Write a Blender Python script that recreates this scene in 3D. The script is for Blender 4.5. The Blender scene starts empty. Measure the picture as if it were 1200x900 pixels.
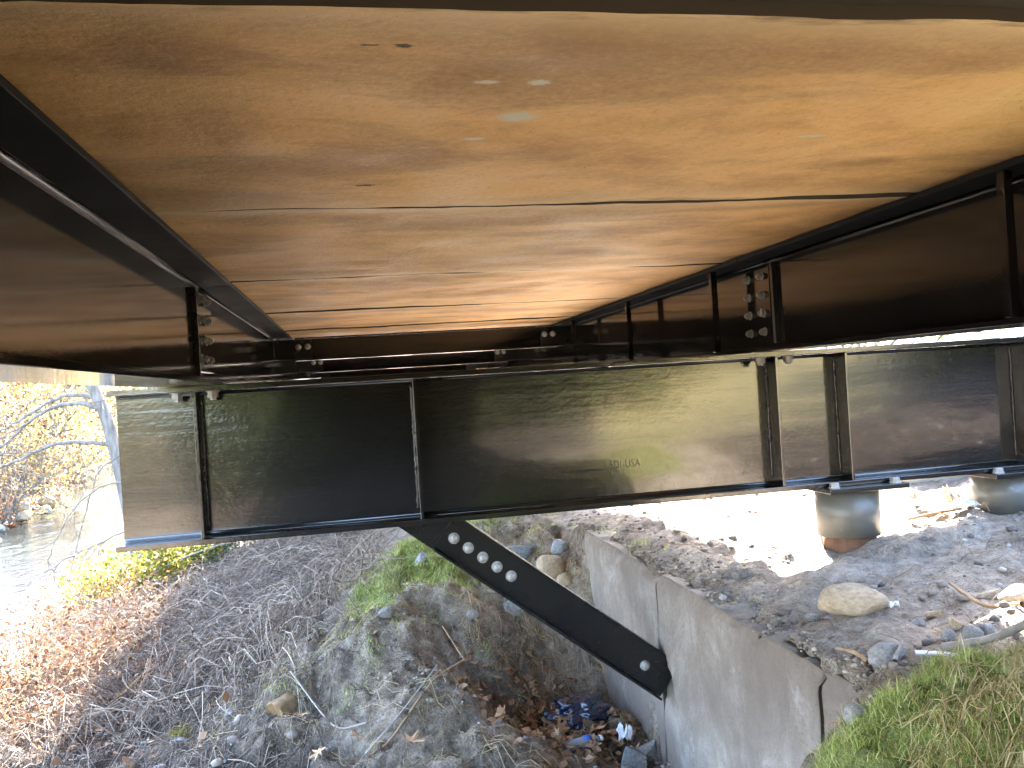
import bpy, bmesh, math, random
import numpy as np
from mathutils import Vector, Matrix

# ------------------------------------------------------------------ camera, sky, sun, exposure
SC = bpy.context.scene
COL = SC.collection
rng = np.random.default_rng(7)
random.seed(7)

YAW, PITCH, ROLL = 0.18126, 0.0015, -0.0634
fwd = Vector((math.sin(YAW)*math.cos(PITCH), math.cos(YAW)*math.cos(PITCH), math.sin(PITCH)))
r0 = Vector((math.cos(YAW), -math.sin(YAW), 0)); u0 = r0.cross(fwd)
rt = r0*math.cos(ROLL) + u0*math.sin(ROLL); up = u0*math.cos(ROLL) - r0*math.sin(ROLL)
cam = bpy.data.cameras.new('camera'); camo = bpy.data.objects.new('camera', cam); COL.objects.link(camo)
camo.matrix_world = Matrix(((rt.x, up.x, -fwd.x, 0), (rt.y, up.y, -fwd.y, 0), (rt.z, up.z, -fwd.z, 0), (0, 0, 0, 1)))
cam.sensor_width = 36; cam.lens = 30.0; cam.clip_start = 0.02; cam.clip_end = 2000
SC.camera = camo

SUN = Vector((0.30, 1.40, 1.0)).normalized()           # towards the sun
elev = math.asin(SUN.z); azim = math.atan2(SUN.x, SUN.y)
world = bpy.data.worlds.new('World'); SC.world = world; world.use_nodes = True
wn = world.node_tree.nodes; wl = world.node_tree.links
sky = wn.new('ShaderNodeTexSky'); sky.sky_type = 'NISHITA'; sky.sun_disc = False
sky.sun_elevation = elev; sky.sun_rotation = azim; sky.air_density = 1.0; sky.dust_density = 2.0; sky.ozone_density = 1.0
wl.new(sky.outputs[0], wn['Background'].inputs[0]); wn['Background'].inputs[1].default_value = 0.14
sl = bpy.data.lights.new('sun', 'SUN'); sl.energy = 5.0; sl.angle = math.radians(0.5); sl.color = (1, 0.93, 0.82)
so = bpy.data.objects.new('sun', sl); COL.objects.link(so)
so.rotation_euler = SUN.to_track_quat('Z', 'Y').to_euler(); so.location = SUN*30
SC.view_settings.view_transform = 'Standard'; SC.view_settings.look = 'None'
SC.view_settings.exposure = 4.5; SC.view_settings.gamma = 1; SC.view_settings.use_curve_mapping = False
SC.render.engine = 'CYCLES'
cy = SC.cycles
cy.use_denoising = True; cy.denoiser = 'OPENIMAGEDENOISE'
cy.max_bounces = 8; cy.diffuse_bounces = 5; cy.glossy_bounces = 4; cy.transmission_bounces = 4; cy.transparent_max_bounces = 6
cy.caustics_reflective = False; cy.caustics_refractive = False
cy.sample_clamp_indirect = 6; cy.use_adaptive_sampling = True; cy.adaptive_threshold = 0.02

# ------------------------------------------------------------------ material helpers
class NT:
    def __init__(self, name):
        self.m = bpy.data.materials.new(name); self.m.use_nodes = True
        self.t = self.m.node_tree; self.n = self.t.nodes; self.bsdf = self.n['Principled BSDF']
    def node(self, typ, **kw):
        nd = self.n.new(typ)
        for k, v in kw.items(): setattr(nd, k, v)
        return nd
    def link(self, a, b): self.t.links.new(a, b)
    def setin(self, sock, v):
        if hasattr(v, 'links') or isinstance(v, bpy.types.NodeSocket): self.link(v, sock)
        else: sock.default_value = v
    def pos(self): return self.node('ShaderNodeNewGeometry').outputs['Position']
    def objco(self): return self.node('ShaderNodeTexCoord').outputs['Object']
    def scale(self, vec, s):
        m = self.node('ShaderNodeVectorMath', operation='MULTIPLY'); self.link(vec, m.inputs[0]); m.inputs[1].default_value = s
        return m.outputs[0]
    def node_off(self, vec, s):
        m = self.node('ShaderNodeVectorMath', operation='ADD'); self.link(vec, m.inputs[0]); m.inputs[1].default_value = s
        return m.outputs[0]
    def noise(self, vec, scale=5, detail=4, rough=0.55, dist=0):
        nd = self.node('ShaderNodeTexNoise'); self.link(vec, nd.inputs['Vector'])
        nd.inputs['Scale'].default_value = scale; nd.inputs['Detail'].default_value = detail
        nd.inputs['Roughness'].default_value = rough; nd.inputs['Distortion'].default_value = dist
        return nd.outputs['Fac']
    def ramp(self, fac, stops):
        nd = self.node('ShaderNodeValToRGB'); self.link(fac, nd.inputs[0]); e = nd.color_ramp.elements
        while len(e) < len(stops): e.new(0.5)
        for k, (p, c) in enumerate(stops):
            e[k].position = p; e[k].color = (c if len(c) == 4 else (*c, 1)) if hasattr(c, '__len__') else (c, c, c, 1)
        return nd.outputs[0]
    def mix(self, f, a, b, mode='MIX'):
        nd = self.node('ShaderNodeMix', data_type='RGBA', blend_type=mode)
        self.setin(nd.inputs[0], f)
        for s, v in ((nd.inputs[6], a), (nd.inputs[7], b)):
            if isinstance(v, (tuple, list)): s.default_value = (*v[:3], 1)
            else: self.link(v, s)
        return nd.outputs[2]
    def math(self, op, a, b=0.0, clamp=False):
        nd = self.node('ShaderNodeMath', operation=op); nd.use_clamp = clamp
        self.setin(nd.inputs[0], a); self.setin(nd.inputs[1], b); return nd.outputs[0]
    def bump(self, h, strength=0.3, dist=0.01, normal=None):
        nd = self.node('ShaderNodeBump'); self.link(h, nd.inputs['Height'])
        nd.inputs['Strength'].default_value = strength; nd.inputs['Distance'].default_value = dist
        if normal is not None: self.link(normal, nd.inputs['Normal'])
        self.link(nd.outputs[0], self.bsdf.inputs['Normal']); return nd.outputs[0]
    def col(self, v): self.setin(self.bsdf.inputs['Base Color'], (*v, 1) if isinstance(v, tuple) else v)
    def rough(self, v): self.setin(self.bsdf.inputs['Roughness'], v)
    def island(self): return self.node('ShaderNodeNewGeometry').outputs['Random Per Island']
    def objrand(self): return self.node('ShaderNodeObjectInfo').outputs['Random']
    def attr(self, name): return self.node('ShaderNodeAttribute', attribute_name=name).outputs['Fac']
    def translucent(self, color, f):
        tr = self.node('ShaderNodeBsdfTranslucent'); self.setin(tr.inputs[0], color)
        mx = self.node('ShaderNodeMixShader'); mx.inputs[0].default_value = f
        self.link(self.bsdf.outputs[0], mx.inputs[1]); self.link(tr.outputs[0], mx.inputs[2])
        self.link(mx.outputs[0], self.n['Material Output'].inputs[0])

M = {}
def mat_black(name, base=(0.006, 0.0065, 0.007), rough=(0.10, 0.2), stroke=(1.2, 6, 60), bump=0.12, dust=0.5, coat=0.0):
    t = NT(name); p = t.objco()
    g = t.noise(p, 3.0, 5)
    speck = t.ramp(t.noise(p, 55, 3, 0.7), [(0.70, 0), (0.80, 1)])
    scuff = t.ramp(t.noise(t.scale(p, (3, 3, 14)), 2.2, 6, 0.75, 0.6), [(0.62, 0), (0.80, 1)])
    d = t.math('MULTIPLY', t.math('MAXIMUM', t.math('MULTIPLY', speck, g), t.math('MULTIPLY', scuff, 0.35)), dust)
    t.col(t.mix(d, base, (0.28, 0.25, 0.21)))
    t.rough(t.math('ADD', t.ramp(g, [(0.3, rough[0]), (0.7, rough[1])]), t.math('MULTIPLY', d, 0.5)))
    s = t.noise(t.scale(p, stroke), 1.0, 5, 0.6, 0.3)
    o = t.noise(p, 55, 4, 0.6)
    h = t.math('ADD', t.math('MULTIPLY', s, 1.0), t.math('MULTIPLY', o, 0.7))
    t.bump(h, bump, 0.006)
    t.bsdf.inputs['IOR'].default_value = 1.5; t.bsdf.inputs['Coat Weight'].default_value = coat; t.bsdf.inputs['Coat Roughness'].default_value = 0.06
    M[name] = t.m
mat_black('black_paint_cap', rough=(0.07, 0.16), stroke=(1.6, 1.6, 26), bump=0.22, dust=0.10, coat=0.8)
mat_black('black_paint_girder', rough=(0.05, 0.11), stroke=(1, 1.2, 5), bump=0.03, dust=0.06)
mat_black('black_paint_small', rough=(0.2, 0.35), stroke=(6, 6, 12), bump=0.1, dust=0.25)

mat_black('black_paint_flange', base=(0.006, 0.0065, 0.007), rough=(0.62, 0.75), stroke=(2, 2, 5), bump=0.05, dust=0.1); M['black_paint_flange'].node_tree.nodes['Principled BSDF'].inputs['Specular IOR Level'].default_value = 0.22
t = NT('galvanised'); p = t.objco()
t.col(t.ramp(t.noise(p, 60, 3), [(0.3, (0.24, 0.24, 0.23)), (0.7, (0.40, 0.40, 0.39))])); t.rough(0.5); t.bsdf.inputs['Metallic'].default_value = 0.25
M['galv'] = t.m

t = NT('galvanised_dull'); p = t.objco()
t.col(t.ramp(t.noise(p, 60, 3), [(0.3, (0.12, 0.12, 0.11)), (0.7, (0.24, 0.235, 0.22))])); t.rough(0.55); t.bsdf.inputs['Metallic'].default_value = 0.2
M['galv_dark'] = t.m
t = NT('stencil_ink'); t.col((0.03, 0.028, 0.024)); t.rough(0.5); t.bsdf.inputs['Specular IOR Level'].default_value = 0.35; M['ink'] = t.m

# deck underside: stained concrete, stripes running across the bridge
t = NT('stained_concrete'); p = t.pos()
b1 = t.noise(t.scale(p, (0.7, 1.9, 1)), 1.0, 7, 0.55, 0.5)
b2 = t.noise(t.scale(p, (3, 6, 1)), 1.0, 6, 0.65, 0.6)
b3 = t.noise(p, 2.3, 7, 0.65, 0.3)
f = t.math('ADD', t.math('MULTIPLY', b1, 0.42), t.math('ADD', t.math('MULTIPLY', b2, 0.10), t.math('MULTIPLY', b3, 0.48)))
c = t.ramp(f, [(0.34, (0.33, 0.175, 0.070)), (0.43, (0.52, 0.295, 0.120)), (0.50, (0.68, 0.41, 0.175)), (0.60, (0.72, 0.46, 0.215)), (0.68, (0.76, 0.53, 0.28))])
gr_ = t.noise(p, 55, 6, 0.8); c = t.mix(t.ramp(gr_, [(0.30, 0.5), (0.47, 0)]), c, (0.30, 0.165, 0.075)); c = t.mix(t.ramp(gr_, [(0.54, 0), (0.72, 0.5)]), c, (0.80, 0.60, 0.38))
b4 = t.noise(t.scale(t.node_off(p, (5.2, 1.7, 0)), (0.8, 2.1, 1)), 1.0, 8, 0.6, 0.7)
c = t.mix(t.math('MULTIPLY', t.ramp(b4, [(0.38, 0.7), (0.45, 0.42), (0.52, 0)]), t.ramp(gr_, [(0.35, 1), (0.65, 0.6)])), c, (0.24, 0.135, 0.065))
c = t.mix(t.ramp(t.attr('edge'), [(0.15, 0), (0.9, 0.8)]), c, (0.68, 0.50, 0.30))
pit = t.ramp(t.noise(p, 34, 3, 0.6), [(0.745, 0), (0.765, 1)])
c = t.mix(pit, c, (0.07, 0.045, 0.03))
def spot(x, y, rx_, ry_):
    v = t.node('ShaderNodeVectorMath', operation='SUBTRACT'); t.link(p, v.inputs[0]); v.inputs[1].default_value = (x, y, 0.566)
    l_ = t.node('ShaderNodeVectorMath', operation='LENGTH'); t.link(t.scale(v.outputs[0], (1/rx_, 1/ry_, 0)), l_.inputs[0]); return t.ramp(t.math('ADD', l_.outputs['Value'], t.math('MULTIPLY', t.math('SUBTRACT', gr_, 0.5), 2.2)), [(0.55, 1), (0.95, 0)])
for sx_, sy_, a_, b_ in ((0.38, 1.59, .028, .02), (0.38, 1.80, .05, .035), (0.28, 1.59, .03, .012), (0.30, 1.92, .03, .012), (1.15, 1.95, .05, .012)): c = t.mix(spot(sx_, sy_, a_, b_), c, (0.56, 0.55, 0.46))
for sx_, sy_, a_, b_ in ((0.113, 1.40, .016, .012), (0.06, 1.40, .02, .005), (0.06, 2.32, .03, .012)): c = t.mix(spot(sx_, sy_, a_, b_), c, (0.05, 0.032, 0.02))
st = t.ramp(t.math('MULTIPLY', t.attr('edge'), t.noise(t.scale(p, (3, 16, 1)), 1, 5, 0.7)), [(0.42, 0), (0.58, 0.85)])
c = t.mix(st, c, (0.16, 0.095, 0.05))
t.col(c); t.rough(t.ramp(t.noise(p, 4, 4), [(0.3, 0.48), (0.7, 0.7)]))
h = t.math('ADD', t.math('MULTIPLY', t.noise(p, 60, 4, 0.6), 0.5), t.math('ADD', t.math('MULTIPLY', b2, 0.6), t.math('MULTIPLY', pit, -1.0)))
t.bump(h, 0.6, 0.008); M['deck'] = t.m

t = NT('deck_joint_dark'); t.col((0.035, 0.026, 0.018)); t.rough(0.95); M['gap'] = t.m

# wall concrete
t = NT('wall_concrete'); p = t.pos()
n1 = t.noise(p, 1.3, 6, 0.6, 0.4); n2 = t.noise(t.scale(p, (4, 4, 2)), 1.6, 8, 0.7)
f = t.math('ADD', t.math('MULTIPLY', n1, 0.6), t.math('MULTIPLY', n2, 0.4))
c = t.ramp(f, [(0.36, (0.15, 0.118, 0.092)), (0.5, (0.27, 0.228, 0.19)), (0.64, (0.42, 0.375, 0.33))])
sc_ = t.ramp(t.noise(t.scale(p, (2, 2.4, 1.6)), 1.9, 8, 0.75, 0.3), [(0.58, 0), (0.70, 0.7)])
c = t.mix(sc_, c, (0.52, 0.49, 0.46))
drt = t.math('MULTIPLY', t.attr('edge'), t.ramp(t.noise(p, 9, 6, 0.7), [(0.35, 0), (0.6, 1)]))
c = t.mix(drt, c, (0.17, 0.13, 0.10)); bl = t.ramp(t.noise(p, 2.6, 7, 0.7, 0.6), [(0.42, 0.75), (0.58, 0)]); c = t.mix(bl, c, (0.185, 0.15, 0.12))
pit = t.ramp(t.noise(p, 45, 2), [(0.70, 0), (0.75, 1)])
c = t.mix(t.math('MULTIPLY', pit, 0.6), c, (0.10, 0.085, 0.07))
t.col(c); t.rough(0.85)
gw = t.noise(p, 60, 6, 0.8); t.col(t.mix(t.ramp(gw, [(0.32, 0.6), (0.5, 0)]), c, (0.12, 0.095, 0.075)))
t.bump(t.math('ADD', t.math('MULTIPLY', gw, 0.8), t.math('SUBTRACT', n2, t.math('MULTIPLY', pit, 0.7))), 0.7, 0.014); M['wall'] = t.m

# ground
t = NT('soil'); p = t.pos()
n1 = t.noise(p, 2.2, 6, 0.65, 0.3); n2 = t.noise(p, 19, 6, 0.7); n3 = t.noise(p, 90, 4, 0.7)
mixn = t.math('ADD', t.math('MULTIPLY', n1, 0.35), t.math('ADD', t.math('MULTIPLY', n2, 0.4), t.math('MULTIPLY', n3, 0.25)))
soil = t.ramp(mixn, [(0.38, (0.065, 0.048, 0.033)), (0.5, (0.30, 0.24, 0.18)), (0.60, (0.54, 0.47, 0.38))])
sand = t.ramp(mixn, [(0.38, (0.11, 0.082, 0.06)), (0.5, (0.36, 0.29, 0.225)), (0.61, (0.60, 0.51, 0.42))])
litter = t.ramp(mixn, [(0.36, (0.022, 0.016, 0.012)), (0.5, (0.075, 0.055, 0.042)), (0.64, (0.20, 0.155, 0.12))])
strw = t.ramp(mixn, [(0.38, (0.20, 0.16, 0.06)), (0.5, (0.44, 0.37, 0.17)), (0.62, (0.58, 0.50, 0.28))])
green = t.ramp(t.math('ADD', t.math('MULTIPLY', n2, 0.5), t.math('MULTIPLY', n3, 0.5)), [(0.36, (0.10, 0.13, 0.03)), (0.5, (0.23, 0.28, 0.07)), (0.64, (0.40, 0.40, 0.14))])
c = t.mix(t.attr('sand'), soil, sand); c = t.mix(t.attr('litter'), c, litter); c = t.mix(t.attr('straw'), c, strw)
gm = t.ramp(t.math('ADD', t.math('MULTIPLY', n2, 0.5), t.math('MULTIPLY', t.attr('green'), 0.75)), [(0.52, 0), (0.70, 1)])
c = t.mix(gm, c, green)
t.col(c); t.rough(0.95)
t.bump(t.math('ADD', n2, t.math('MULTIPLY', n3, 0.6)), 1.0, 0.045); M['soil'] = t.m

def leafmat(name, stops, trans=0.35, rough=0.6, per='island'):
    t = NT(name); r = t.island() if per == 'island' else t.objrand()
    c = t.ramp(r, stops); t.col(c); t.rough(rough); t.bsdf.inputs['Specular IOR Level'].default_value = 0.25
    if trans: t.translucent(c, trans)
    M[name] = t.m
leafmat('leaf_gold', [(0, (0.26, 0.17, 0.07)), (0.3, (0.36, 0.27, 0.10)), (0.6, (0.34, 0.30, 0.14)), (0.85, (0.40, 0.23, 0.12)), (1, (0.46, 0.38, 0.22))], 0.5)
leafmat('leaf_yellowgreen', [(0, (0.07, 0.095, 0.015)), (0.4, (0.16, 0.18, 0.03)), (0.75, (0.28, 0.25, 0.05)), (1, (0.30, 0.17, 0.04))], 0.4)
leafmat('leaf_rust', [(0, (0.05, 0.022, 0.012)), (0.35, (0.12, 0.055, 0.028)), (0.7, (0.19, 0.10, 0.055)), (1, (0.25, 0.165, 0.10))], 0.3)
leafmat('leaf_green', [(0, (0.02, 0.032, 0.012)), (0.5, (0.045, 0.062, 0.02)), (1, (0.09, 0.11, 0.035))], 0.35)
leafmat('leaf_dry', [(0, (0.28, 0.14, 0.07)), (0.35, (0.44, 0.26, 0.15)), (0.7, (0.56, 0.38, 0.24)), (1, (0.48, 0.30, 0.12))], 0.12, 0.75, 'obj')
leafmat('litter_leaf', [(0, (0.10, 0.06, 0.035)), (0.5, (0.26, 0.14, 0.075)), (1, (0.40, 0.27, 0.17))], 0.1, 0.8)
leafmat('grass_blade', [(0, (0.18, 0.25, 0.05)), (0.4, (0.33, 0.43, 0.10)), (0.75, (0.48, 0.50, 0.19)), (1, (0.62, 0.55, 0.30))], 0.35, 0.5)
leafmat('straw_blade', [(0, (0.28, 0.20, 0.09)), (0.5, (0.52, 0.42, 0.22)), (1, (0.66, 0.57, 0.36))], 0.25, 0.7)
leafmat('bramble', [(0, (0.09, 0.065, 0.055)), (0.4, (0.18, 0.14, 0.11)), (0.8, (0.32, 0.265, 0.22)), (1, (0.44, 0.36, 0.27))], 0, 0.85)
leafmat('pebble_mix', [(0, (0.09, 0.08, 0.072)), (0.4, (0.19, 0.16, 0.138)), (0.75, (0.28, 0.24, 0.205)), (1, (0.38, 0.37, 0.365))], 0, 0.85)

leafmat('clod', [(0, (0.10, 0.078, 0.06)), (0.5, (0.22, 0.18, 0.145)), (1, (0.36, 0.31, 0.26))], 0, 0.95)
def rockmat(name, a, b):
    t = NT(name); p = t.objco(); n = t.noise(p, 5, 6, 0.65)
    t.col(t.ramp(n, [(0.32, a), (0.68, b)])); t.rough(0.85); t.bump(t.noise(p, 22, 5, 0.7), 0.5, 0.01); M[name] = t.m
rockmat('rock_grey', (0.16, 0.155, 0.15), (0.38, 0.37, 0.36)); rockmat('rock_tan', (0.26, 0.20, 0.13), (0.48, 0.39, 0.28)); rockmat('rock_blue', (0.15, 0.17, 0.19), (0.38, 0.41, 0.44))
def woodmat(name, a, b):
    t = NT(name); p = t.objco(); n = t.noise(t.scale(p, (9, 9, 1.5)), 2, 5, 0.65)
    t.col(t.ramp(n, [(0.3, a), (0.7, b)])); t.rough(0.85); t.bump(n, 0.6, 0.008); M[name] = t.m
woodmat('bark', (0.07, 0.06, 0.05), (0.24, 0.215, 0.19)); woodmat('stick_tan', (0.20, 0.13, 0.07), (0.42, 0.29, 0.17)); woodmat('stick_grey', (0.18, 0.16, 0.14), (0.38, 0.35, 0.31)); woodmat('rotten_wood', (0.09, 0.05, 0.022), (0.32, 0.22, 0.11))

t = NT('water'); p = t.pos()
t.col((0.035, 0.045, 0.042)); t.rough(0.08); t.bsdf.inputs['IOR'].default_value = 1.33
w1 = t.noise(t.scale(p, (1.0, 0.6, 1)), 1.3, 5, 0.6, 0.6); w2 = t.noise(p, 7, 4, 0.6)
foam = t.ramp(t.noise(t.scale(p, (0.9, 0.35, 1)), 1.1, 7, 0.7, 0.8), [(0.60, 0), (0.72, 1)])
t.col(t.mix(foam, (0.035, 0.045, 0.042), (0.38, 0.42, 0.46))); t.rough(t.ramp(foam, [(0, 0.06), (1, 0.5)]))
t.bump(t.math('ADD', w1, t.math('MULTIPLY', w2, 0.35)), 0.6, 0.16); M['water'] = t.m

t = NT('pile_steel'); p = t.objco()
mud = t.ramp(t.math('ADD', t.noise(t.scale(p, (5, 5, 9)), 1.5, 6, 0.7), t.math('MULTIPLY', t.node('ShaderNodeSeparateXYZ').outputs[2], 0.0)), [(0.60, 0), (0.74, 0.8)])
t.col(t.mix(mud, (0.11, 0.11, 0.10), (0.34, 0.29, 0.23))); t.rough(t.ramp(mud, [(0, 0.38), (1, 0.85)])); t.bump(t.noise(p, 40, 4), 0.2, 0.005); M['pile'] = t.m
t = NT('rust'); p = t.objco(); t.col(t.ramp(t.noise(p, 12, 6, 0.7), [(0.3, (0.07, 0.035, 0.022)), (0.7, (0.20, 0.10, 0.055))])); t.rough(0.9); t.bump(t.noise(p, 60, 4), 0.4, 0.005); M['rust'] = t.m

t = NT('plastic_bag'); p = t.objco(); t.col((0.008, 0.012, 0.035)); t.rough(0.14); t.bsdf.inputs['Coat Weight'].default_value = 1.0; t.bsdf.inputs['Coat Roughness'].default_value = 0.1; t.bsdf.inputs['Coat Tint'].default_value = (0.8, 0.88, 1, 1); t.bump(t.noise(p, 28, 5, 0.65, 0.8), 0.6, 0.012); M['bag'] = t.m
t = NT('clear_plastic'); t.col((0.62, 0.70, 0.78)); t.rough(0.12); t.bsdf.inputs['Transmission Weight'].default_value = 0.55; M['clear'] = t.m
t = NT('blue_plastic'); t.col((0.03, 0.13, 0.5)); t.rough(0.3); M['bluep'] = t.m
t = NT('paper_white'); p = t.objco(); t.col(t.ramp(t.noise(p, 14, 4), [(0.3, (0.55, 0.58, 0.64)), (0.7, (0.8, 0.8, 0.82))])); t.rough(0.7); M['paper'] = t.m
t = NT('block_concrete'); p = t.objco(); t.col(t.ramp(t.noise(p, 6, 6, 0.65), [(0.3, (0.25, 0.25, 0.21)), (0.7, (0.48, 0.46, 0.40))])); t.rough(0.9); t.bump(t.noise(p, 30, 5), 0.4, 0.01); M['block'] = t.m

# ------------------------------------------------------------------ object helpers
def tag(o, label=None, cat=None, group=None, kind=None):
    if label: o['label'] = label
    if cat: o['category'] = cat
    if group: o['group'] = group
    if kind: o['kind'] = kind
    return o
def empty(name, loc, label, cat, group=None):
    o = bpy.data.objects.new(name, None); COL.objects.link(o); o.location = loc; o.empty_display_size = 0.1
    return tag(o, label, cat, group)
def link(name, me, mat, parent=None, smooth=False):
    if mat and not me.materials: me.materials.append(M[mat])
    if smooth: me.polygons.foreach_set('use_smooth', np.ones(len(me.polygons), bool))
    o = bpy.data.objects.new(name, me); COL.objects.link(o)
    if parent is not None:
        o.parent = parent
        o.matrix_parent_inverse = Matrix.Translation(-parent_loc(parent))
    return o
def parent_loc(p):
    v = Vector(p.location); q = p.parent
    while q is not None: v = v + q.matrix_parent_inverse.to_translation()*0 + Vector((0, 0, 0)); q = None
    return v
def mesh_np(name, V, F, uniform=None):
    """V (n,3); F (m,k) all faces of k corners"""
    me = bpy.data.meshes.new(name); V = np.asarray(V, np.float32); F = np.asarray(F, np.int32); k = F.shape[1]
    me.vertices.add(len(V)); me.vertices.foreach_set('co', V.ravel())
    me.loops.add(F.size); me.loops.foreach_set('vertex_index', F.ravel())
    me.polygons.add(len(F)); me.polygons.foreach_set('loop_start', np.arange(0, F.size, k, dtype=np.int32))
    me.update(calc_edges=True); return me
def bm_mesh(name, bm, bevel=0.0, seg=1):
    if bevel: bmesh.ops.bevel(bm, geom=[e for e in bm.edges], offset=bevel, segments=seg, affect='EDGES', profile=0.5)
    bmesh.ops.recalc_face_normals(bm, faces=bm.faces)
    me = bpy.data.meshes.new(name); bm.to_mesh(me); bm.free(); return me
def box(x0, x1, y0, y1, z0, z1):
    bm = bmesh.new(); bmesh.ops.create_cube(bm, size=1)
    for v in bm.verts: v.co = Vector(((x0+x1)/2+v.co.x*(x1-x0), (y0+y1)/2+v.co.y*(y1-y0), (z0+z1)/2+v.co.z*(z1-z0)))
    return bm
def prism(poly, y0, y1):                         # polygon in x,z swept along y
    bm = bmesh.new(); a = [bm.verts.new((x, y0, z)) for x, z in poly]; b = [bm.verts.new((x, y1, z)) for x, z in poly]
    n = len(poly); bm.faces.new(a); bm.faces.new(b[::-1])
    for i in range(n): bm.faces.new((a[i], a[(i+1) % n], b[(i+1) % n], b[i]))
    return bm
def child(parent, name, bm, mat, bevel=0.0, smooth=False):
    return link(name, bm_mesh(name, bm, bevel), mat, parent, smooth)
def lathe(profile, n=14):                        # (r, z) pairs around z
    V = []; F = []
    for r, z in profile:
        for k in range(n): a = 2*math.pi*k/n; V.append((r*math.cos(a), r*math.sin(a), z))
    for i in range(len(profile)-1):
        for k in range(n): F.append((i*n+k, i*n+(k+1) % n, (i+1)*n+(k+1) % n, (i+1)*n+k))
    bm = bmesh.new(); vs = [bm.verts.new(v) for v in V]
    for f in F: bm.faces.new([vs[i] for i in f])
    if profile[0][0] > 1e-5: bm.faces.new(vs[:n][::-1])
    if profile[-1][0] > 1e-5: bm.faces.new(vs[-n:])
    bmesh.ops.remove_doubles(bm, verts=bm.verts, dist=1e-6); return bm
def tubes(P, r0_, r1_, sides=3):
    """P (N,K,3) polylines -> tapered tubes; r0_, r1_ (N,)"""
    P = np.asarray(P, float); N, K, _ = P.shape
    T = np.gradient(P, axis=1); T /= np.linalg.norm(T, axis=2, keepdims=True)+1e-9
    ref = np.where(np.abs(T[..., 2:3]) > 0.9, np.array([1., 0, 0]), np.array([0, 0, 1.]))
    A = np.cross(T, ref); A /= np.linalg.norm(A, axis=2, keepdims=True)+1e-9; B = np.cross(T, A)
    s = np.linspace(0, 1, K)[None, :, None]; r = (np.asarray(r0_)[:, None, None]*(1-s)+np.asarray(r1_)[:, None, None]*s)
    rings = []
    for k in range(sides):
        a = 2*math.pi*k/sides; rings.append(P+r*(math.cos(a)*A+math.sin(a)*B))
    V = np.stack(rings, 2).reshape(-1, 3)
    base = (np.arange(N)[:, None, None]*K+np.arange(K-1)[None, :, None])*sides
    k = np.arange(sides)[None, None, :]; k2 = (k+1) % sides
    F = np.stack([base+k, base+k2, base+sides+k2, base+sides+k], -1).reshape(-1, 4)
    return V, F
def leaf_quads(C, size, rng_, flat=0.0, aspect=0.55):
    """kite leaves: 4 verts each, random orientation; flat 0..1 pulls normals upward"""
    n = len(C); d = rng_.normal(size=(n, 3)); d[:, 2] *= (1-flat); d /= np.linalg.norm(d, axis=1, keepdims=True)
    q = rng_.normal(size=(n, 3)); q[:, 2] *= (1-flat); s = np.cross(d, q); s = np.cross(s, d) if False else q-(q*d).sum(1, keepdims=True)*d
    s /= np.linalg.norm(s, axis=1, keepdims=True)+1e-9; nrm = np.cross(d, s)
    L = np.asarray(size)[:, None]; W = L*aspect
    V = np.stack([C-d*L*.5, C+s*W*.5+nrm*L*.08, C+d*L*.5, C-s*W*.5+nrm*L*.08], 1).reshape(-1, 3)
    return V, np.arange(4*n).reshape(n, 4)

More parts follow.
